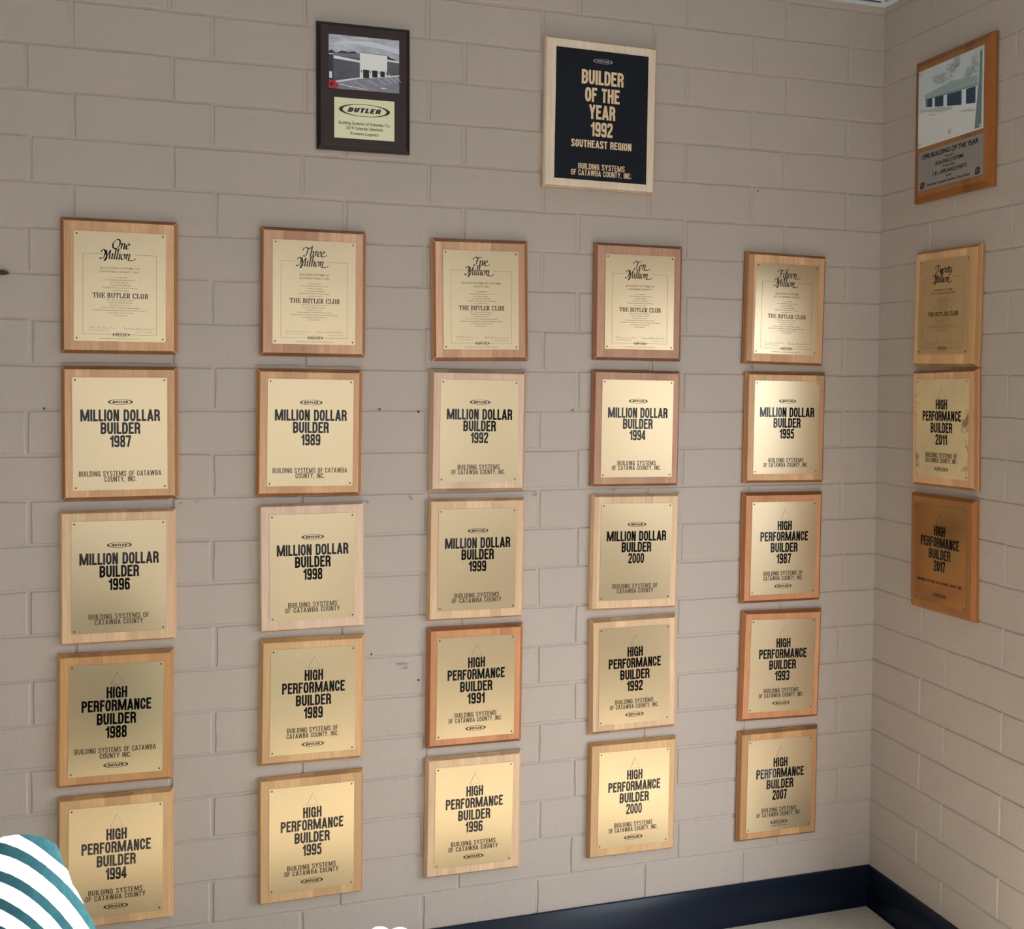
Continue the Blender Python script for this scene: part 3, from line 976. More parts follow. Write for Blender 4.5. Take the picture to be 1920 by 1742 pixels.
GA = 'engraved membership plaques with script titles'
GM = 'million dollar builder plaques'
GH = 'high performance builder plaques'
BW, BH = 0.267, 0.3298
B1L = ('BUILDING SYSTEMS OF CATAWBA', 'COUNTY, INC.', .868, .34)
B2L = ('BUILDING SYSTEMS', 'OF CATAWBA COUNTY, INC.', .54, .69)
B3L = ('BUILDING SYSTEMS', 'OF CATAWBA COUNTY', .575, .64)
B4L = ('BUILDING SYSTEMS OF', 'CATAWBA COUNTY', .64, .51)
B5L = ('BUILDING SYSTEMS OF', 'CATAWBA COUNTY, INC.', .60, .61)

# ---- top row: certificates
clubs = [
    ('A', -2.1588, 1.8370, 0.0000, (.0015, -.0012, -.0020), 'One', 'stain', .50, .0095, [('BUILDING SYSTEMS OF', .425), ('CATAWBA COUNTY, INC.', .44)], 1, M_BLACK, True, 'One Million, leftmost of the top certificate row'),
    ('A', -1.6961, 1.8377, -.0020, (.0020, -.0002, .0010), 'ThreE', 'stain2', .50, .0095, [('BUILDING SYSTEMS OF', .36), ('CATAWBA COUNTY, INC.', .37)], 2, M_DARKINK, False, 'Three Million, between the One Million and Five Million plaques'),
    ('A', -1.2555, 1.8325, .0160, (.0008, -.0001, -.0020), 'FivE', 'stain2', .58, .0110, [('BUILDING SYSTEMS OF CATAWBA', .52), ('COUNTY, INC.', .21)], 3, M_DARKINK, False, 'Five Million, hung slightly tilted in the top row'),
    ('A', -0.7979, 1.8406, -.0030, (.0020, 0, .0020), 'TeN', 'brown', .52, .0090, [('BUILDING SYSTEMS OF', .41), ('CATAWBA COUNTY', .34)], 4, M_DARKINK, False, 'Ten Million, the one whose plate catches the window glare'),
    ('A', -0.3316, 1.8349, -.0180, (.0020, -.0005, 0), 'FifteeN', 'stain', .56, .0090, [('BUILDING SYSTEMS', .37), ('OF CATAWBA COUNTY', .42)], 5, M_DARKINK, False, 'Fifteen Million, nearest the room corner on the back wall'),
    ('B', 0.3190, 1.8321, -.0135, (-.004, .003, 0), 'Twenty', 'honey', .62, .0090, [('BUILDING SYSTEMS', .36), ('OF CATAWBA COUNTY, INC.', .48)], 6, M_BLACK, False, 'Twenty Million, on the right wall'),
]
for (wall, u, z, th, off, word, wk, ek, ch, lines, sig, smat, faint, lab) in clubs:
    r = base_plaque(wall, u, z, th, BW, BH, wk, ek, ch, 'wooden plaque with gold certificate titled ' + lab, GA)
    club_plate(r, off, word, lines, sig, smat, faint, tag=(word == 'Twenty'), mat=M_BRASS_DULL if word == 'Twenty' else None)

# ---- builder plaques: wall, u, z, tilt, plate offset, kind, year, wood, edge shade, chamfer, company lines, label
rows = [
    ('A', -2.1578, 1.4780, .0030, (.0003, -.0013, .001), 'M', '1987', 'stain', .55, .0095, B1L, 'MILLION DOLLAR BUILDER 1987, under the One Million certificate'),
    ('A', -1.7048, 1.4766, -.0070, (.0024, .0001, -.001), 'M', '1989', 'stain', .60, .0095, B1L, 'MILLION DOLLAR BUILDER 1989, under the Three Million certificate'),
    ('A', -1.2587, 1.4790, -.0090, (.0014, -.0002, -.001), 'M', '1992', 'maple_p', .62, .0095, B2L, 'MILLION DOLLAR BUILDER 1992, under the Five Million certificate'),
    ('A', -0.8005, 1.4837, -.0100, (.0019, -.0007, 0), 'M', '1994', 'brown', .62, .0080, ('BUILDING SYSTEMS', 'OF CATAWA COUNTY, INC.', .54, .69), 'MILLION DOLLAR BUILDER 1994, under the Ten Million certificate'),
    ('A', -0.3249, 1.4838, -.0080, (.0014, .0006, 0), 'M', '1995', 'stain', .58, .0090, B2L, 'MILLION DOLLAR BUILDER 1995, under the Fifteen Million certificate'),
    ('A', -2.1629, 1.1239, .0010, (.0021, .0008, -.002), 'M', '1996', 'maple', .72, .0065, B4L, 'MILLION DOLLAR BUILDER 1996, third down in the left column'),
    ('A', -1.6966, 1.1277, .0070, (.0003, .0005, -.001), 'M', '1998', 'maple_p', .80, .0055, B3L, 'MILLION DOLLAR BUILDER 1998, third down in the second column'),
    ('A', -1.2610, 1.1296, -.0080, (.0012, .0001, 0), 'M', '1999', 'maple', .70, .0065, B3L, 'MILLION DOLLAR BUILDER 1999, third down in the middle column'),
    ('A', -0.7999, 1.1312, -.0140, (.0016, .0010, -.002), 'M', '2000', 'maple', .68, .0070, B4L, 'MILLION DOLLAR BUILDER 2000, third down in the fourth column'),
    ('A', -0.3289, 1.1264, -.0080, (.0023, -.0016, -.004), 'H', '1987', 'rust', .45, .0095, B5L, 'HIGH PERFORMANCE BUILDER 1987, reddish wood beside the room corner'),
    ('A', -2.1706, 0.7717, -.0100, (.0023, -.0006, -.005), 'H', '1988', 'orange', .70, .0085, ('BUILDING SYSTEMS OF CATAWBA', 'COUNTY INC.', .86, .335), 'HIGH PERFORMANCE BUILDER 1988, fourth down in the left column'),
    ('A', -1.6961, 0.7781, -.0105, (.0023, .0003, 0), 'H', '1989', 'honey', .78, .0095, B5L, 'HIGH PERFORMANCE BUILDER 1989, fourth down in the second column'),
    ('A', -1.2623, 0.7822, -.0070, (.0011, -.0013, .001), 'H', '1991', 'rust', .50, .0095, B2L, 'HIGH PERFORMANCE BUILDER 1991, reddish wood in the middle column'),
    ('A', -0.7993, 0.7798, .0060, (.0011, -.0008, -.002), 'H', '1992', 'maple', .66, .0100, B2L, 'HIGH PERFORMANCE BUILDER 1992, fourth down in the fourth column'),
    ('A', -0.3264, 0.7724, -.0240, (.0009, .0004, -.001), 'H', '1993', 'rust', .52, .0095, B2L, 'HIGH PERFORMANCE BUILDER 1993, fourth down beside the room corner'),
    ('A', -2.1704, 0.4172, -.0050, (.0009, -.0002, -.006), 'H', '1994', 'honey', .82, .0065, B3L, 'HIGH PERFORMANCE BUILDER 1994, partly hidden by the striped chair'),
    ('A', -1.6975, 0.4170, .0020, (.0014, .0002, -.004), 'H', '1995', 'honey', .80, .0060, B3L, 'HIGH PERFORMANCE BUILDER 1995, bottom of the second column'),
    ('A', -1.2644, 0.4270, -.0090, (.0005, -.0002, -.004), 'H', '1996', 'maple', .66, .0075, B3L, 'HIGH PERFORMANCE BUILDER 1996, bottom of the middle column'),
    ('A', -0.7979, 0.4225, -.0080, (.0021, .0010, -.003), 'H', '2000', 'honey', .70, .0065, B2L, 'HIGH PERFORMANCE BUILDER 2000, bottom of the fourth column'),
    ('A', -0.3303, 0.4128, -.0100, (.0024, .0003, -.003), 'H', '2007', 'orange', .52, .0085, B2L, 'HIGH PERFORMANCE BUILDER 2007, bottom of the column beside the corner'),
    ('B', 0.3210, 1.4938, .0228, (-.002, .0006, 0), 'H', '2011', 'stain', .60, .0085, B5L, 'HIGH PERFORMANCE BUILDER 2011 on a stained plate, right wall'),
    ('B', 0.3228, 1.1403, .0187, (-.001, -.001, .002), 'H', '2017', 'amber', .80, .0085, ('BUILDING SYSTEMS OF CATAWBA COUNTY, INC.', '', .86, 0), 'HIGH PERFORMANCE BUILDER 2017 on a bronze plate, lowest on the right wall'),
]
for (wall, u, z, th, off, kind, year, wk, ek, ch, L, lab) in rows:
    r = base_plaque(wall, u, z, th, BW, BH, wk, ek, ch, 'wooden plaque reading ' + lab, GM if kind == 'M' else GH)
    mat = {'2011': M_BRASS_ST, '2017': M_BRASS_BR}.get(year)
    if year == '2017':
        L = (L[0], '', L[2], 0)
    builder_plate(r, off, kind, year, *L, mat=mat, ink=M_DARKINK if wall == 'B' or kind == 'H' else None, tag=(year == '2007'),
                  small=.62 if year == '2017' else 1.0)

# ---- builder of the year plaque, navy plate
r = base_plaque('A', -0.9187, 2.3543, -.0085, .3277, .4086, 'bleached', .72, .0050, 'pale maple plaque with navy plate reading BUILDER OF THE YEAR 1992', None, side=.015, t=.021)
w, h = .2707, .3578
p = add_plate(r, .0023, -.0016, 0, w, h, M_NAVY, amp=.0004, t=.021)
X = lambda f: (f - .5) * w
Z = lambda f: (.5 - f) * h
sh = Shape()
for s, zb, wd in (('BUILDER', .262, .455), ('OF THE', .396, .375), ('YEAR', .527, .285), ('1992', .660, .235)):
    put_gothic(sh, s, X(.50), Z(zb), w * wd, h * .110)
put_gothic(sh, 'SOUTHEAST REGION', X(.50), Z(.750), w * .655, h * .058, .18, .08)
letter_obj('title_lettering', sh, M_GOLDINK, p, -PT, (w, h), .0004)
sh = Shape()
put_gothic(sh, 'BUILDING SYSTEMS', X(.505), Z(.917), w * .505, h * .044, .14, .09)
put_gothic(sh, 'OF CATAWBA COUNTY, INC.', X(.505), Z(.967), w * .66, h * .044, .14, .09)
letter_obj('company_lettering', sh, M_GOLDINK, p, -PT, (w, h), .0004)
sh = Shape()
put_logo(sh, X(.50), Z(.078), w * .212)
letter_obj('oval_emblem', sh, plain('silver_lettering', (.42, .42, .42, 1), .4, .4), p, -PT, (w, h), .0004)
screws(p, w, h, .0065, SCREW, plain('dark_nail', (.03, .03, .035, 1), .4))

# ---- dark plaque with building photo and yellow plate
r = place('A', -1.5699, 2.3734, .0060, 'award_plaque', 'dark walnut plaque with a building photo above a bright yellow plate', 'plaque', None)
new_obj('wooden_backing', board_mesh(.2406, .3268, .016, .007, .0105), [W['dark'], edge_mat('dark', .55), edge_mat('dark', .6)], r)
w, h = .181, .1375


def print_obj(name, w, h, layers, parent, y, mats):
    """a flat printed picture: each layer a polygon in picture fractions, stacked by ink thickness"""
    me = bpy.data.meshes.new(name)
    vs, fs, mi = [], [], []
    for k, (m, pts) in enumerate(layers):
        b = len(vs)
        vs += [((u - .5) * w, y - 0.00012 * (k + 1), (v - .5) * h) for u, v in pts]
        fs.append(list(range(b, b + len(pts)))); mi.append(m)
    me.from_pydata(vs, [], fs); me.update()
    for m in mats: me.materials.append(m)
    for pgn, m in zip(me.polygons, mi): pgn.material_index = m
    o = bpy.data.objects.new(name, me); COL.objects.link(o); o.parent = parent
    return o


def ink(name, c, rough=.25): return plain(name, c, rough, 0, .5)


def cloud_ink(name, a, b, sc=30):
    t = NT(name)
    tc_ = t.add('TexCoord').outputs['Object']
    mp = t.add('Mapping'); mp.inputs['Scale'].default_value = (1, 1, 2.4); t.link(tc_, mp.inputs[0])
    t.link(t.cmix(t.ramp(t.noise(mp.outputs[0], sc, 4, .6), (.35, 0.0), (.68, 1.0)), a, b), t.b.inputs['Base Color'])
    t.b.inputs['Roughness'].default_value = .25
    return t.m


def quad(a, b, c, d): return [(a, b), (c, b), (c, d), (a, d)]


pm = [cloud_ink('printed_clouds', srgb(176, 183, 197), srgb(222, 227, 236)), ink('printed_dark_trees', srgb(61, 66, 75)), cloud_ink('printed_shadowed_wall', srgb(91, 91, 103), srgb(108, 108, 117), 20),  # the wall ink is plain dark grey
      ink('printed_white_wall', srgb(255, 255, 255)), ink('printed_black_glass', srgb(35, 35, 42)), cloud_ink('printed_asphalt', srgb(140, 140, 154), srgb(161, 161, 176), 40),
      ink('printed_red_car', srgb(199, 35, 47)), ink('printed_roof_grey', srgb(129, 129, 140)), ink('printed_light_line', srgb(250, 248, 255)), ink('printed_pale_sky', srgb(229, 236, 248))]
rg = random.Random(4)
tree = [(0, .55)] + [(u, .69 + .025 * math.sin(u * 40) + (.03 if .24 < u < .31 else 0) + rg.uniform(-.008, .008)) for u in [i * .022 for i in range(21)]] + [(.46, .55)]
tree2 = [(.80, .5)] + [(.80 + i * .02, .70 - .012 * i * (1 if i < 4 else .9) + rg.uniform(-.008, .01)) for i in range(11)] + [(1, .5)]
layers = [(0, quad(0, 0, 1, 1)), (9, [(.0, .80), (.35, .86), (.7, .82), (1, .74), (1, .84), (.6, .93), (.2, .90)]),
          (1, tree), (1, tree2), (7, [(.06, .60), (.44, .56), (.44, .69), (.30, .67), (.06, .66)]),
          (2, [(.06, .13), (.44, .22), (.44, .60), (.06, .60)]), (1, quad(0, .1, .065, .63)), (8, quad(0, .625, .065, .645)),
          (3, [(.068, .555), (.44, .515), (.44, .555), (.068, .610)]), (2, [(.82, .28), (1, .33), (1, .60), (.82, .60)]), (3, [(.82, .585), (1, .572), (1, .602), (.82, .622)]),
          (5, [(0, 0), (1, 0), (1, .335), (.44, .215), (.10, .10), (0, .10)]),
          (8, [(.10, .11), (.44, .215), (.83, .285), (1, .32), (1, .345), (.83, .312), (.44, .238), (.10, .145)]),
          (3, [(.436, .225), (.825, .305), (.828, .690), (.437, .712)]), (7, [(.436, .705), (.828, .684), (.828, .692), (.436, .716)])]
for a, b, c, d in ((.482, .235, .568, .392), (.612, .262, .688, .390), (.728, .280, .792, .386)):
    layers += [(4, quad(a, b, c, d))]
for a in (.455, .585, .705, .812): layers.append((4, quad(a, .335, a + .012, .375)))
for a, b in ((.16, .12), (.36, .16), (.55, .20), (.68, .24), (.78, .27), (.86, .29), (.93, .305)):
    layers.append((8, [(a, b), (a + .008, b), (a + .19 * (1 - a * .5), b - .10), (a + .178 * (1 - a * .5), b - .10)]))
layers += [(8, [(.13, .075), (.135, .085), (.55, .02), (.54, .01)]), (8, [(.73, .06), (.80, .055), (.82, .075), (.78, .07), (.74, .08)]),
           (6, [(0, 0), (.10, 0), (.135, .03), (.13, .07), (.09, .12), (.05, .145), (0, .15)]), (4, [(.01, .055), (.07, .05), (.06, .09), (.02, .095)]),
           (8, quad(.005, .18, .045, .30)), (3, quad(.845, .30, .858, .345))]
pp = print_obj('printed_photo', w, h, layers, r, -.0163, pm)
pp.location = (0.0005, 0, .0613)
w, h = .1545, .1035
p = add_plate(r, .0012, -.0815, -.002, w, h, M_BRASS_Y, amp=.0003, t=.016)
X = lambda f: (f - .5) * w
Z = lambda f: (.5 - f) * h
sh = Shape()
a, b = w * .425, h * .155
ring(sh, X(.50), Z(.285), a, b, a * .86, b * .93, 56)
put_gothic(sh, 'BUTLER', X(.50), Z(.345), w * .54, h * .118, .24, .12, .2)
ring(sh, X(.88), Z(.43), .0013, .0013, .0008, .0008, 10)
letter_obj('oval_emblem', sh, M_DARKINK, p, -PT, (w, h), .0003)
for s, zb, wd in (('Building Systems of Catawba Co.', .655, .855), ('2019 Calendar Selection', .775, .615), ('Kontane Logistics', .905, .465)):
    sh = Shape()
    put_text(sh, s, X(.50), Z(zb), w * wd, h * .075, .014)
    letter_obj('dedication_line', sh, M_BROWNINK, p, -PT, (w, h), .0003)

# ---- 1990 building of the year plaque on the right wall
r = place('B', .3309, 2.3426, .0060, 'award_plaque', 'largest right-wall plaque, reading 1990 BUILDING OF THE YEAR under a building photo', 'plaque', None)
bw, bh, bt = .3177, .4044, .020
new_obj('wooden_backing', board_mesh(bw, bh, bt, .012, .024, .018), [W['amber'], edge_mat('amber', .62), edge_mat('amber', .9)], r)
w, h = .264, .2188
ph = empty('photo_panel', (0, 0, 0), (0, 0, 0), '', '')
del ph['label'], ph['category']
bpy.data.objects.remove(ph)
pan = new_obj('photo_panel', plate_mesh(w, h, .0012, 0), ink('printed_pale_ground', srgb(226, 228, 228), .18), r)
pan.location = (-.0040, -bt, .0622); pan.rotation_euler = (0, -.004, 0)
pm = [ink('printed_hazy_sky', srgb(206, 216, 218)), ink('printed_teal_fascia', srgb(160, 178, 180)), ink('printed_blue_glass', srgb(46, 66, 92)), ink('printed_white_frame', srgb(222, 234, 238)),
      ink('printed_grey_mulch', srgb(186, 192, 190)), ink('printed_teal_post', srgb(112, 136, 138)), ink('printed_leaf', srgb(172, 184, 182)), ink('printed_pale_road', srgb(228, 228, 226))]


def vv(u, y): return 1 - (y - (590 - 220 * u)) / (623 + 57 * u)


def q1(x0, ya0, x1, ya1, yb1, yb0):
    us = [(x - 365) / 530 for x in (x0, x1)]
    return [(us[0], vv(us[0], ya0)), (us[1], vv(us[1], ya1)), (us[1], vv(us[1], yb1)), (us[0], vv(us[0], yb0))]


layers = [(0, quad(0.004, .42, .996, .996)), (7, quad(.004, .004, .996, .44)),
          (4, [(.03, .46), (.9, .43), (.9, .50), (.03, .50)]),
          (3, q1(410, 800, 845, 690, 880, 890)), (1, [((a - 365) / 530, vv((a - 365) / 530, b)) for a, b in ((415, 775), (640, 660), (850, 615), (850, 695), (600, 765), (425, 812))]),
          (5, [((a - 365) / 530, vv((a - 365) / 530, b)) for a, b in ((425, 806), (600, 758), (850, 688), (850, 697), (600, 768), (425, 815))])]
for x0, x1, a0, a1, b1, b0 in ((440, 486, 808, 796, 868, 873), (508, 580, 792, 772, 863, 868), (610, 728, 766, 734, 855, 861), (762, 836, 726, 704, 842, 848)):
    layers.append((2, q1(x0, a0, x1, a1, b1, b0)))
layers += [(2, q1(428, 812, 436, 810, 872, 874)), (4, [((a - 365) / 530, vv((a - 365) / 530, b)) for a, b in ((400, 905), (520, 872), (660, 868), (650, 890), (560, 912), (420, 912))]),
           (4, [((a - 365) / 530, vv((a - 365) / 530, b)) for a, b in ((700, 912), (760, 893), (835, 890), (830, 908))]),
           (4, [((a - 365) / 530, vv((a - 365) / 530, b)) for a, b in ((440, 930), (500, 926), (530, 932), (480, 938))]),
           (5, [((a - 365) / 530, vv((a - 365) / 530, b)) for a, b in ((868, 420), (884, 395), (884, 1040), (832, 1055), (842, 900), (862, 640))]),
           (4, [((a - 365) / 530, vv((a - 365) / 530, b)) for a, b in ((625, 1050), (645, 1045), (650, 1085), (622, 1095))])]
for cx_, cy_, sx_, sy_, n_ in ((640, 560, 60, 55, 34), (560, 640, 55, 45, 26), (690, 500, 30, 40, 14), (800, 590, 35, 30, 16), (830, 510, 22, 50, 12), (770, 620, 20, 22, 8)):
    for _ in range(n_):
        x, y = rg.gauss(cx_, sx_ * .5), rg.gauss(cy_, sy_ * .5)
        if not (372 < x < 884): continue
        s = rg.uniform(5, 14); an = rg.uniform(0, PI)
        pts = []
        for k in range(6):
            aa = an + k * PI / 3
            xx, yy = x + s * math.cos(aa) * (1 if k % 3 else 1.5), y + s * .7 * math.sin(aa)
            u = (min(888, max(367, xx)) - 365) / 530
            pts.append((u, min(.99, vv(u, yy))))
        layers.append((6, pts))
pp = print_obj('printed_photo', w, h, layers, pan, -.0013, pm)
# thin stack of ink: keep below the screw heads
pp.scale = (1, .25, 1); pp.location = (0, -.001, 0)
screws(pan, w, h, .0095, SCREW_BIG, M_STEEL, y=-.0025)
w, h = .2638, .1095
p = add_plate(r, -.0005, -.1150, .006, w, h, M_SILVER, amp=.0003, t=bt)
X = lambda f: (f - .5) * w
Z = lambda f: (.5 - f) * h
sh = Shape()
put_text(sh, '1990 BUILDING OF THE YEAR', X(.50), Z(.205), w * .86, h * .125, .026, .06)
put_text(sh, 'BUILDING SYSTEMS', X(.50), Z(.445), w * .43, h * .095, .016)
put_text(sh, '2 & L APPLIANCE PARTS', X(.50), Z(.70), w * .53, h * .095, .012, .1)
letter_obj('title_lettering', sh, M_BLACK, p, -PT, (w, h), .0003)
for s, fx, zb, wd, ch_ in (('Presented to', .50, .305, .14, .05), ('for the project', .49, .545, .18, .05), ('by the', .49, .80, .08, .05), ('Southeast Systems Builders Association', .48, .93, .66, .066)):
    sh = Shape()
    put_text(sh, s, X(fx), Z(zb), w * wd, h * ch_, .01)
    letter_obj('dedication_line', sh, M_BLACK, p, -PT, (w, h), .0003)
sh = Shape()
for cx_ in (.07, .92):
    for k in range(4):
        sh.bar(X(cx_) - w * (.038 - .004 * k), Z(.95 - .045 * k), X(cx_) + w * (.036 - .006 * (k % 2)), Z(.93 - .045 * k), h * .024)
    ring(sh, X(cx_), Z(.88), w * .034, h * .085, w * .027, h * .06, 20)
letter_obj('corner_emblems', sh, M_BLACK, p, -PT, (w, h), .0003)

# ------------------------------------------------------------------ nails left in the wall
nail = screw_mesh(0.0030)
M_NAIL = plain('black_nail', (.008, .007, .006, 1), .6)
for x, z, sc, lab in ((-2.330, 1.538, .8, 'small black nail hole left of the MILLION DOLLAR BUILDER 1987 plaque'),
                      (-1.523, 1.537, .85, 'small black nail hole right of the MILLION DOLLAR BUILDER 1989 plaque, nearer to it'),
                      (-1.420, 1.530, 1.0, 'small black nail hole just left of the MILLION DOLLAR BUILDER 1992 plaque'),
                      (-0.986, 1.535, .7, 'small black nail hole just left of the MILLION DOLLAR BUILDER 1994 plaque'),
                      (-1.415, 0.805, .85, 'small black nail hole left of the HIGH PERFORMANCE BUILDER 1991 plaque'),
                      (-1.542, 0.884, .75, 'small black nail hole right of the HIGH PERFORMANCE BUILDER 1989 plaque'),
                      (-0.420, 2.181, .75, 'small black nail hole in the bare block above the Fifteen Million plaque')):
    o = new_obj('wall_nail', nail, M_NAIL)
    o.location = (x, -.0002, z); o.scale = (sc, sc, sc)
    o['label'] = lab; o['category'] = 'nail'; o['group'] = 'nails left in the block wall'
bm = bmesh.new()
pr = None
for rr, y in ((.0052, .003), (.0056, -.004), (.0044, -.0075), (.0015, -.0085)):
    ringv = [bm.verts.new((rr * 2.6 * math.cos(2 * PI * i / 14) * (1 + .08 * math.sin(5 * i)), y, rr * math.sin(2 * PI * i / 14))) for i in range(14)]
    if pr:
        for i in range(14): bm.faces.new((pr[i], pr[(i + 1) % 14], ringv[(i + 1) % 14], ringv[i]))
    pr = ringv
bm.faces.new(pr)
o = new_obj('wall_anchor', bm_mesh(bm, 'wall_anchor'), plain('dark_metal_anchor', (.03, .024, .017, 1), .6))
o.location = (-2.419, -.001, 1.862)
o['label'] = 'dark oblong metal anchor in the mortar joint at the far left edge'; o['category'] = 'anchor'

# ------------------------------------------------------------------ striped armchair in the lower left corner
U = Vector((0.9880, 0.1542, 0.0)); NV = Vector((0.1508, -0.9665, 0.2079)); VV = NV.cross(U)
P0 = Vector((-2.1499, -1.1286, 0.8790))
t = NT('teal_striped_fabric')
tc_ = t.add('TexCoord').outputs['Object']
sx = t.add('SeparateXYZ'); t.link(tc_, sx.inputs[0])
xx = t.math('ADD', t.math('MULTIPLY', sx.outputs['X'], 13.36), .834)
yy = t.math('ADD', t.math('ADD', t.math('MULTIPLY', sx.outputs['X'], -2.515), t.math('MULTIPLY', sx.outputs['Y'], -12.61)), .885)
num = t.math('SUBTRACT', yy, t.math('ADD', t.math('MULTIPLY', t.math('MULTIPLY', xx, xx), .45), t.math('MULTIPLY', xx, .02)))
lv = t.math('DIVIDE', num, t.math('MAXIMUM', t.math('ADD', t.math('MULTIPLY', xx, .31), 1.0), .25))
wob = t.math('MULTIPLY', t.math('SUBTRACT', t.noise(tc_, 60, 2), .5), .025)
ph_ = t.math('FRACT', t.math('DIVIDE', t.math('ADD', t.math('SUBTRACT', lv, .215), wob), .432))
teal = t.math('MAXIMUM', t.math('LESS_THAN', ph_, .40), t.math('LESS_THAN', lv, .04))
wv = t.noise(tc_, 900, 2)
tealc = t.cmix(t.ramp(t.noise(tc_, 90, 3), (.35, 0.0), (.65, 1.0)), (.005, .034, .044, 1), (.009, .044, .054, 1))
t.link(t.cmix(teal, (.83, .85, .86, 1), tealc), t.b.inputs['Base Color'])
t.b.inputs['Roughness'].default_value = .9
t.b.inputs['Specular IOR Level'].default_value = .15
t.bump(wv, .15, .001)
M_STRIPE = t.m
outline = [(-0.0624, 0.0696), (-0.059, 0.0709), (-0.0438, 0.0707), (-0.0293, 0.0691), (-0.0104, 0.0631), (0.0009, 0.0564), (0.0094, 0.0499), (0.0108, 0.0481), (0.0129, 0.044), (0.0179, 0.0299), (0.0206, 0.0189),
           (0.027, 0.0065), (0.0322, -0.0125), (0.0382, -0.0223), (0.0502, -0.0494), (0.058, -0.0655), (0.064, -0.0813), (0.0813, -0.1281), (0.0952, -0.1757), (0.1039, -0.2293), (0.1046, -0.2805), (0.1002, -0.3369),
           (0.0854, -0.3684), (0.0397, -0.3695), (-0.0613, -0.365), (-0.188, -0.365), (-0.2719, -0.362), (-0.2989, -0.3279), (-0.309, -0.2237), (-0.3109, -0.128), (-0.3069, -0.0427), (-0.2791, 0.019), (-0.2126, 0.0546), (-0.1426, 0.0689), (-0.0963, 0.0715)]
chair = empty('striped_armchair', (-2.25, -1.30, 0), (0, 0, 0), 'armchair with teal and white striped cushioned back at the lower left corner', 'chair')
bm = bmesh.new()
cx_, cy_ = -0.10, -0.15
levels = [1.0, .985, .95, .90, .82, .7, .55, .38, .2]
def bulge(k): return .055 * (1 - k ** 2.6) ** .55
fr_, bk_ = [], []
for k in levels:
    fr_.append([bm.verts.new((cx_ + (x - cx_) * k, cy_ + (y - cy_) * k, bulge(k))) for x, y in outline])
    bk_.append(fr_[0] if k == 1.0 else [bm.verts.new((cx_ + (x - cx_) * k, cy_ + (y - cy_) * k, -bulge(k) * .9)) for x, y in outline])
n = len(outline)
for S in (fr_, bk_):
    for a, b in zip(S[:-1], S[1:]):
        for i in range(n):
            bm.faces.new((a[i], a[(i + 1) % n], b[(i + 1) % n], b[i])).smooth = True
    bm.faces.new(S[-1]).smooth = True
cush = new_obj('back_cushion', bm_mesh(bm, 'back_cushion', True), M_STRIPE, chair)
mw = Matrix((U.to_4d(), VV.to_4d(), NV.to_4d(), (0, 0, 0, 1))).transposed()
mw = Matrix(((U.x, VV.x, NV.x, P0.x), (U.y, VV.y, NV.y, P0.y), (U.z, VV.z, NV.z, P0.z), (0, 0, 0, 1)))
cush.matrix_world = mw
bpy.context.view_layer.update()
cush.matrix_parent_inverse = Matrix.Identity(4)
cush.matrix_local = Matrix.Translation((2.25, 1.30, 0)) @ mw


def soft_box(lo, hi, off, seg=4):
    bm = bmesh.new()
    add_box(bm, lo, hi)
    bmesh.ops.recalc_face_normals(bm, faces=bm.faces)
    bmesh.ops.bevel(bm, geom=list(bm.edges), offset=off, segments=seg, affect='EDGES', profile=.5)
    return bm_mesh(bm, 'soft', True)


M_CREAM = plain('teal_upholstery', (.05, .14, .16, 1), .9, 0, .2)
M_LEG = plain('dark_chair_leg', (.06, .035, .02, 1), .4)
s_ = new_obj('seat_cushion', soft_box((-.24, -.38, .33), (.24, .10, .50), .035), M_CREAM, chair); s_.rotation_euler = (0, 0, .155)
s_ = new_obj('seat_frame', soft_box((-.23, -.36, .24), (.23, .16, .335), .012, 2), M_CREAM, chair); s_.rotation_euler = (0, 0, .155)
for lx in (-.19, .19):
    for ly in (-.32, .10):
        bm = bmesh.new()
        bmesh.ops.create_cone(bm, cap_ends=True, segments=16, radius1=.014, radius2=.022, depth=.245, matrix=Matrix.Translation((lx, ly, .1225)))
        l_ = new_obj('leg', bm_mesh(bm, 'leg'), M_LEG, chair); l_.rotation_euler = (0, 0, .155)

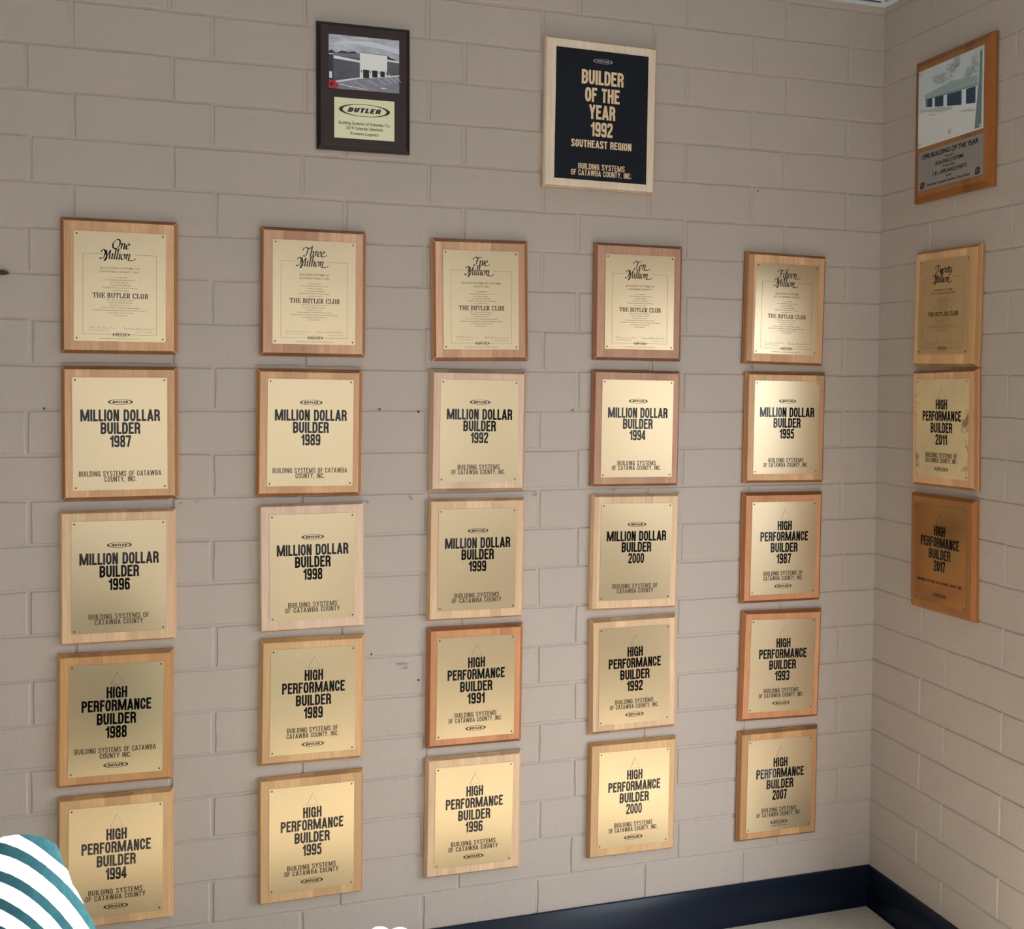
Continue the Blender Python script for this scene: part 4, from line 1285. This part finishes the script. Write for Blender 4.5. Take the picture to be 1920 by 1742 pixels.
# ------------------------------------------------------------------ white scalloped stool, its rim just entering the bottom of the picture
stool = empty('scalloped_stool', (-1.6915, -1.302, .0), (0, 0, 0), 'white scalloped rim of a stool just visible at the bottom edge below the plaques', 'stool')
bm = bmesh.new()
nl = 17
STOOL_Z = .7215
prof_ = [(.0, .0), (.93, .0), (1.0, .03), (1.02, .06), (1.0, .092), (.93, .108), (.80, .114), (.4, .118), (.0, .119)]
rings_ = []
N = nl * 8
for rr, z in prof_[1:-1]:
    rv = []
    for i in range(N):
        a = 2 * PI * i / N
        lob = abs(math.cos(a * nl / 2 + .55)) ** .6
        r_ = .100 * rr * (1 + .05 * (lob - .5) * (rr > .7))
        rv.append(bm.verts.new((r_ * math.cos(a), r_ * math.sin(a), STOOL_Z + .52 * z * (1 + .10 * (lob - .6) * (rr > .7) * (z > .05)))))
    rings_.append(rv)
for a, b in zip(rings_[:-1], rings_[1:]):
    for i in range(N): bm.faces.new((a[i], a[(i + 1) % N], b[(i + 1) % N], b[i])).smooth = True
bm.faces.new(rings_[0]); bm.faces.new(rings_[-1]).smooth = True
new_obj('seat_pad', bm_mesh(bm, 'seat_pad'), plain('bright_white_fabric', (.88, .89, .90, 1), .8, 0, .2), stool)
bm = bmesh.new()
fr_r = []
for i in range(32):
    a = 2 * PI * i / 32
    fr_r.append([bm.verts.new(((.065 + .007 * math.cos(b)) * math.cos(a), (.065 + .007 * math.cos(b)) * math.sin(a), .22 + .007 * math.sin(b))) for b in (0, PI / 3, 2 * PI / 3, PI, 4 * PI / 3, 5 * PI / 3)])
for i in range(32):
    for k in range(6): bm.faces.new((fr_r[i][k], fr_r[(i + 1) % 32][k], fr_r[(i + 1) % 32][(k + 1) % 6], fr_r[i][(k + 1) % 6])).smooth = True
new_obj('foot_ring', bm_mesh(bm, 'foot_ring'), M_LEG, stool)
for k in range(3):
    a = 2 * PI * k / 3 + .5
    bm = bmesh.new()
    bmesh.ops.create_cone(bm, cap_ends=True, segments=14, radius1=.010, radius2=.013, depth=STOOL_Z, matrix=Matrix.Translation((.065 * math.cos(a), .065 * math.sin(a), STOOL_Z / 2)))
    new_obj('leg', bm_mesh(bm, 'leg'), M_LEG, stool)
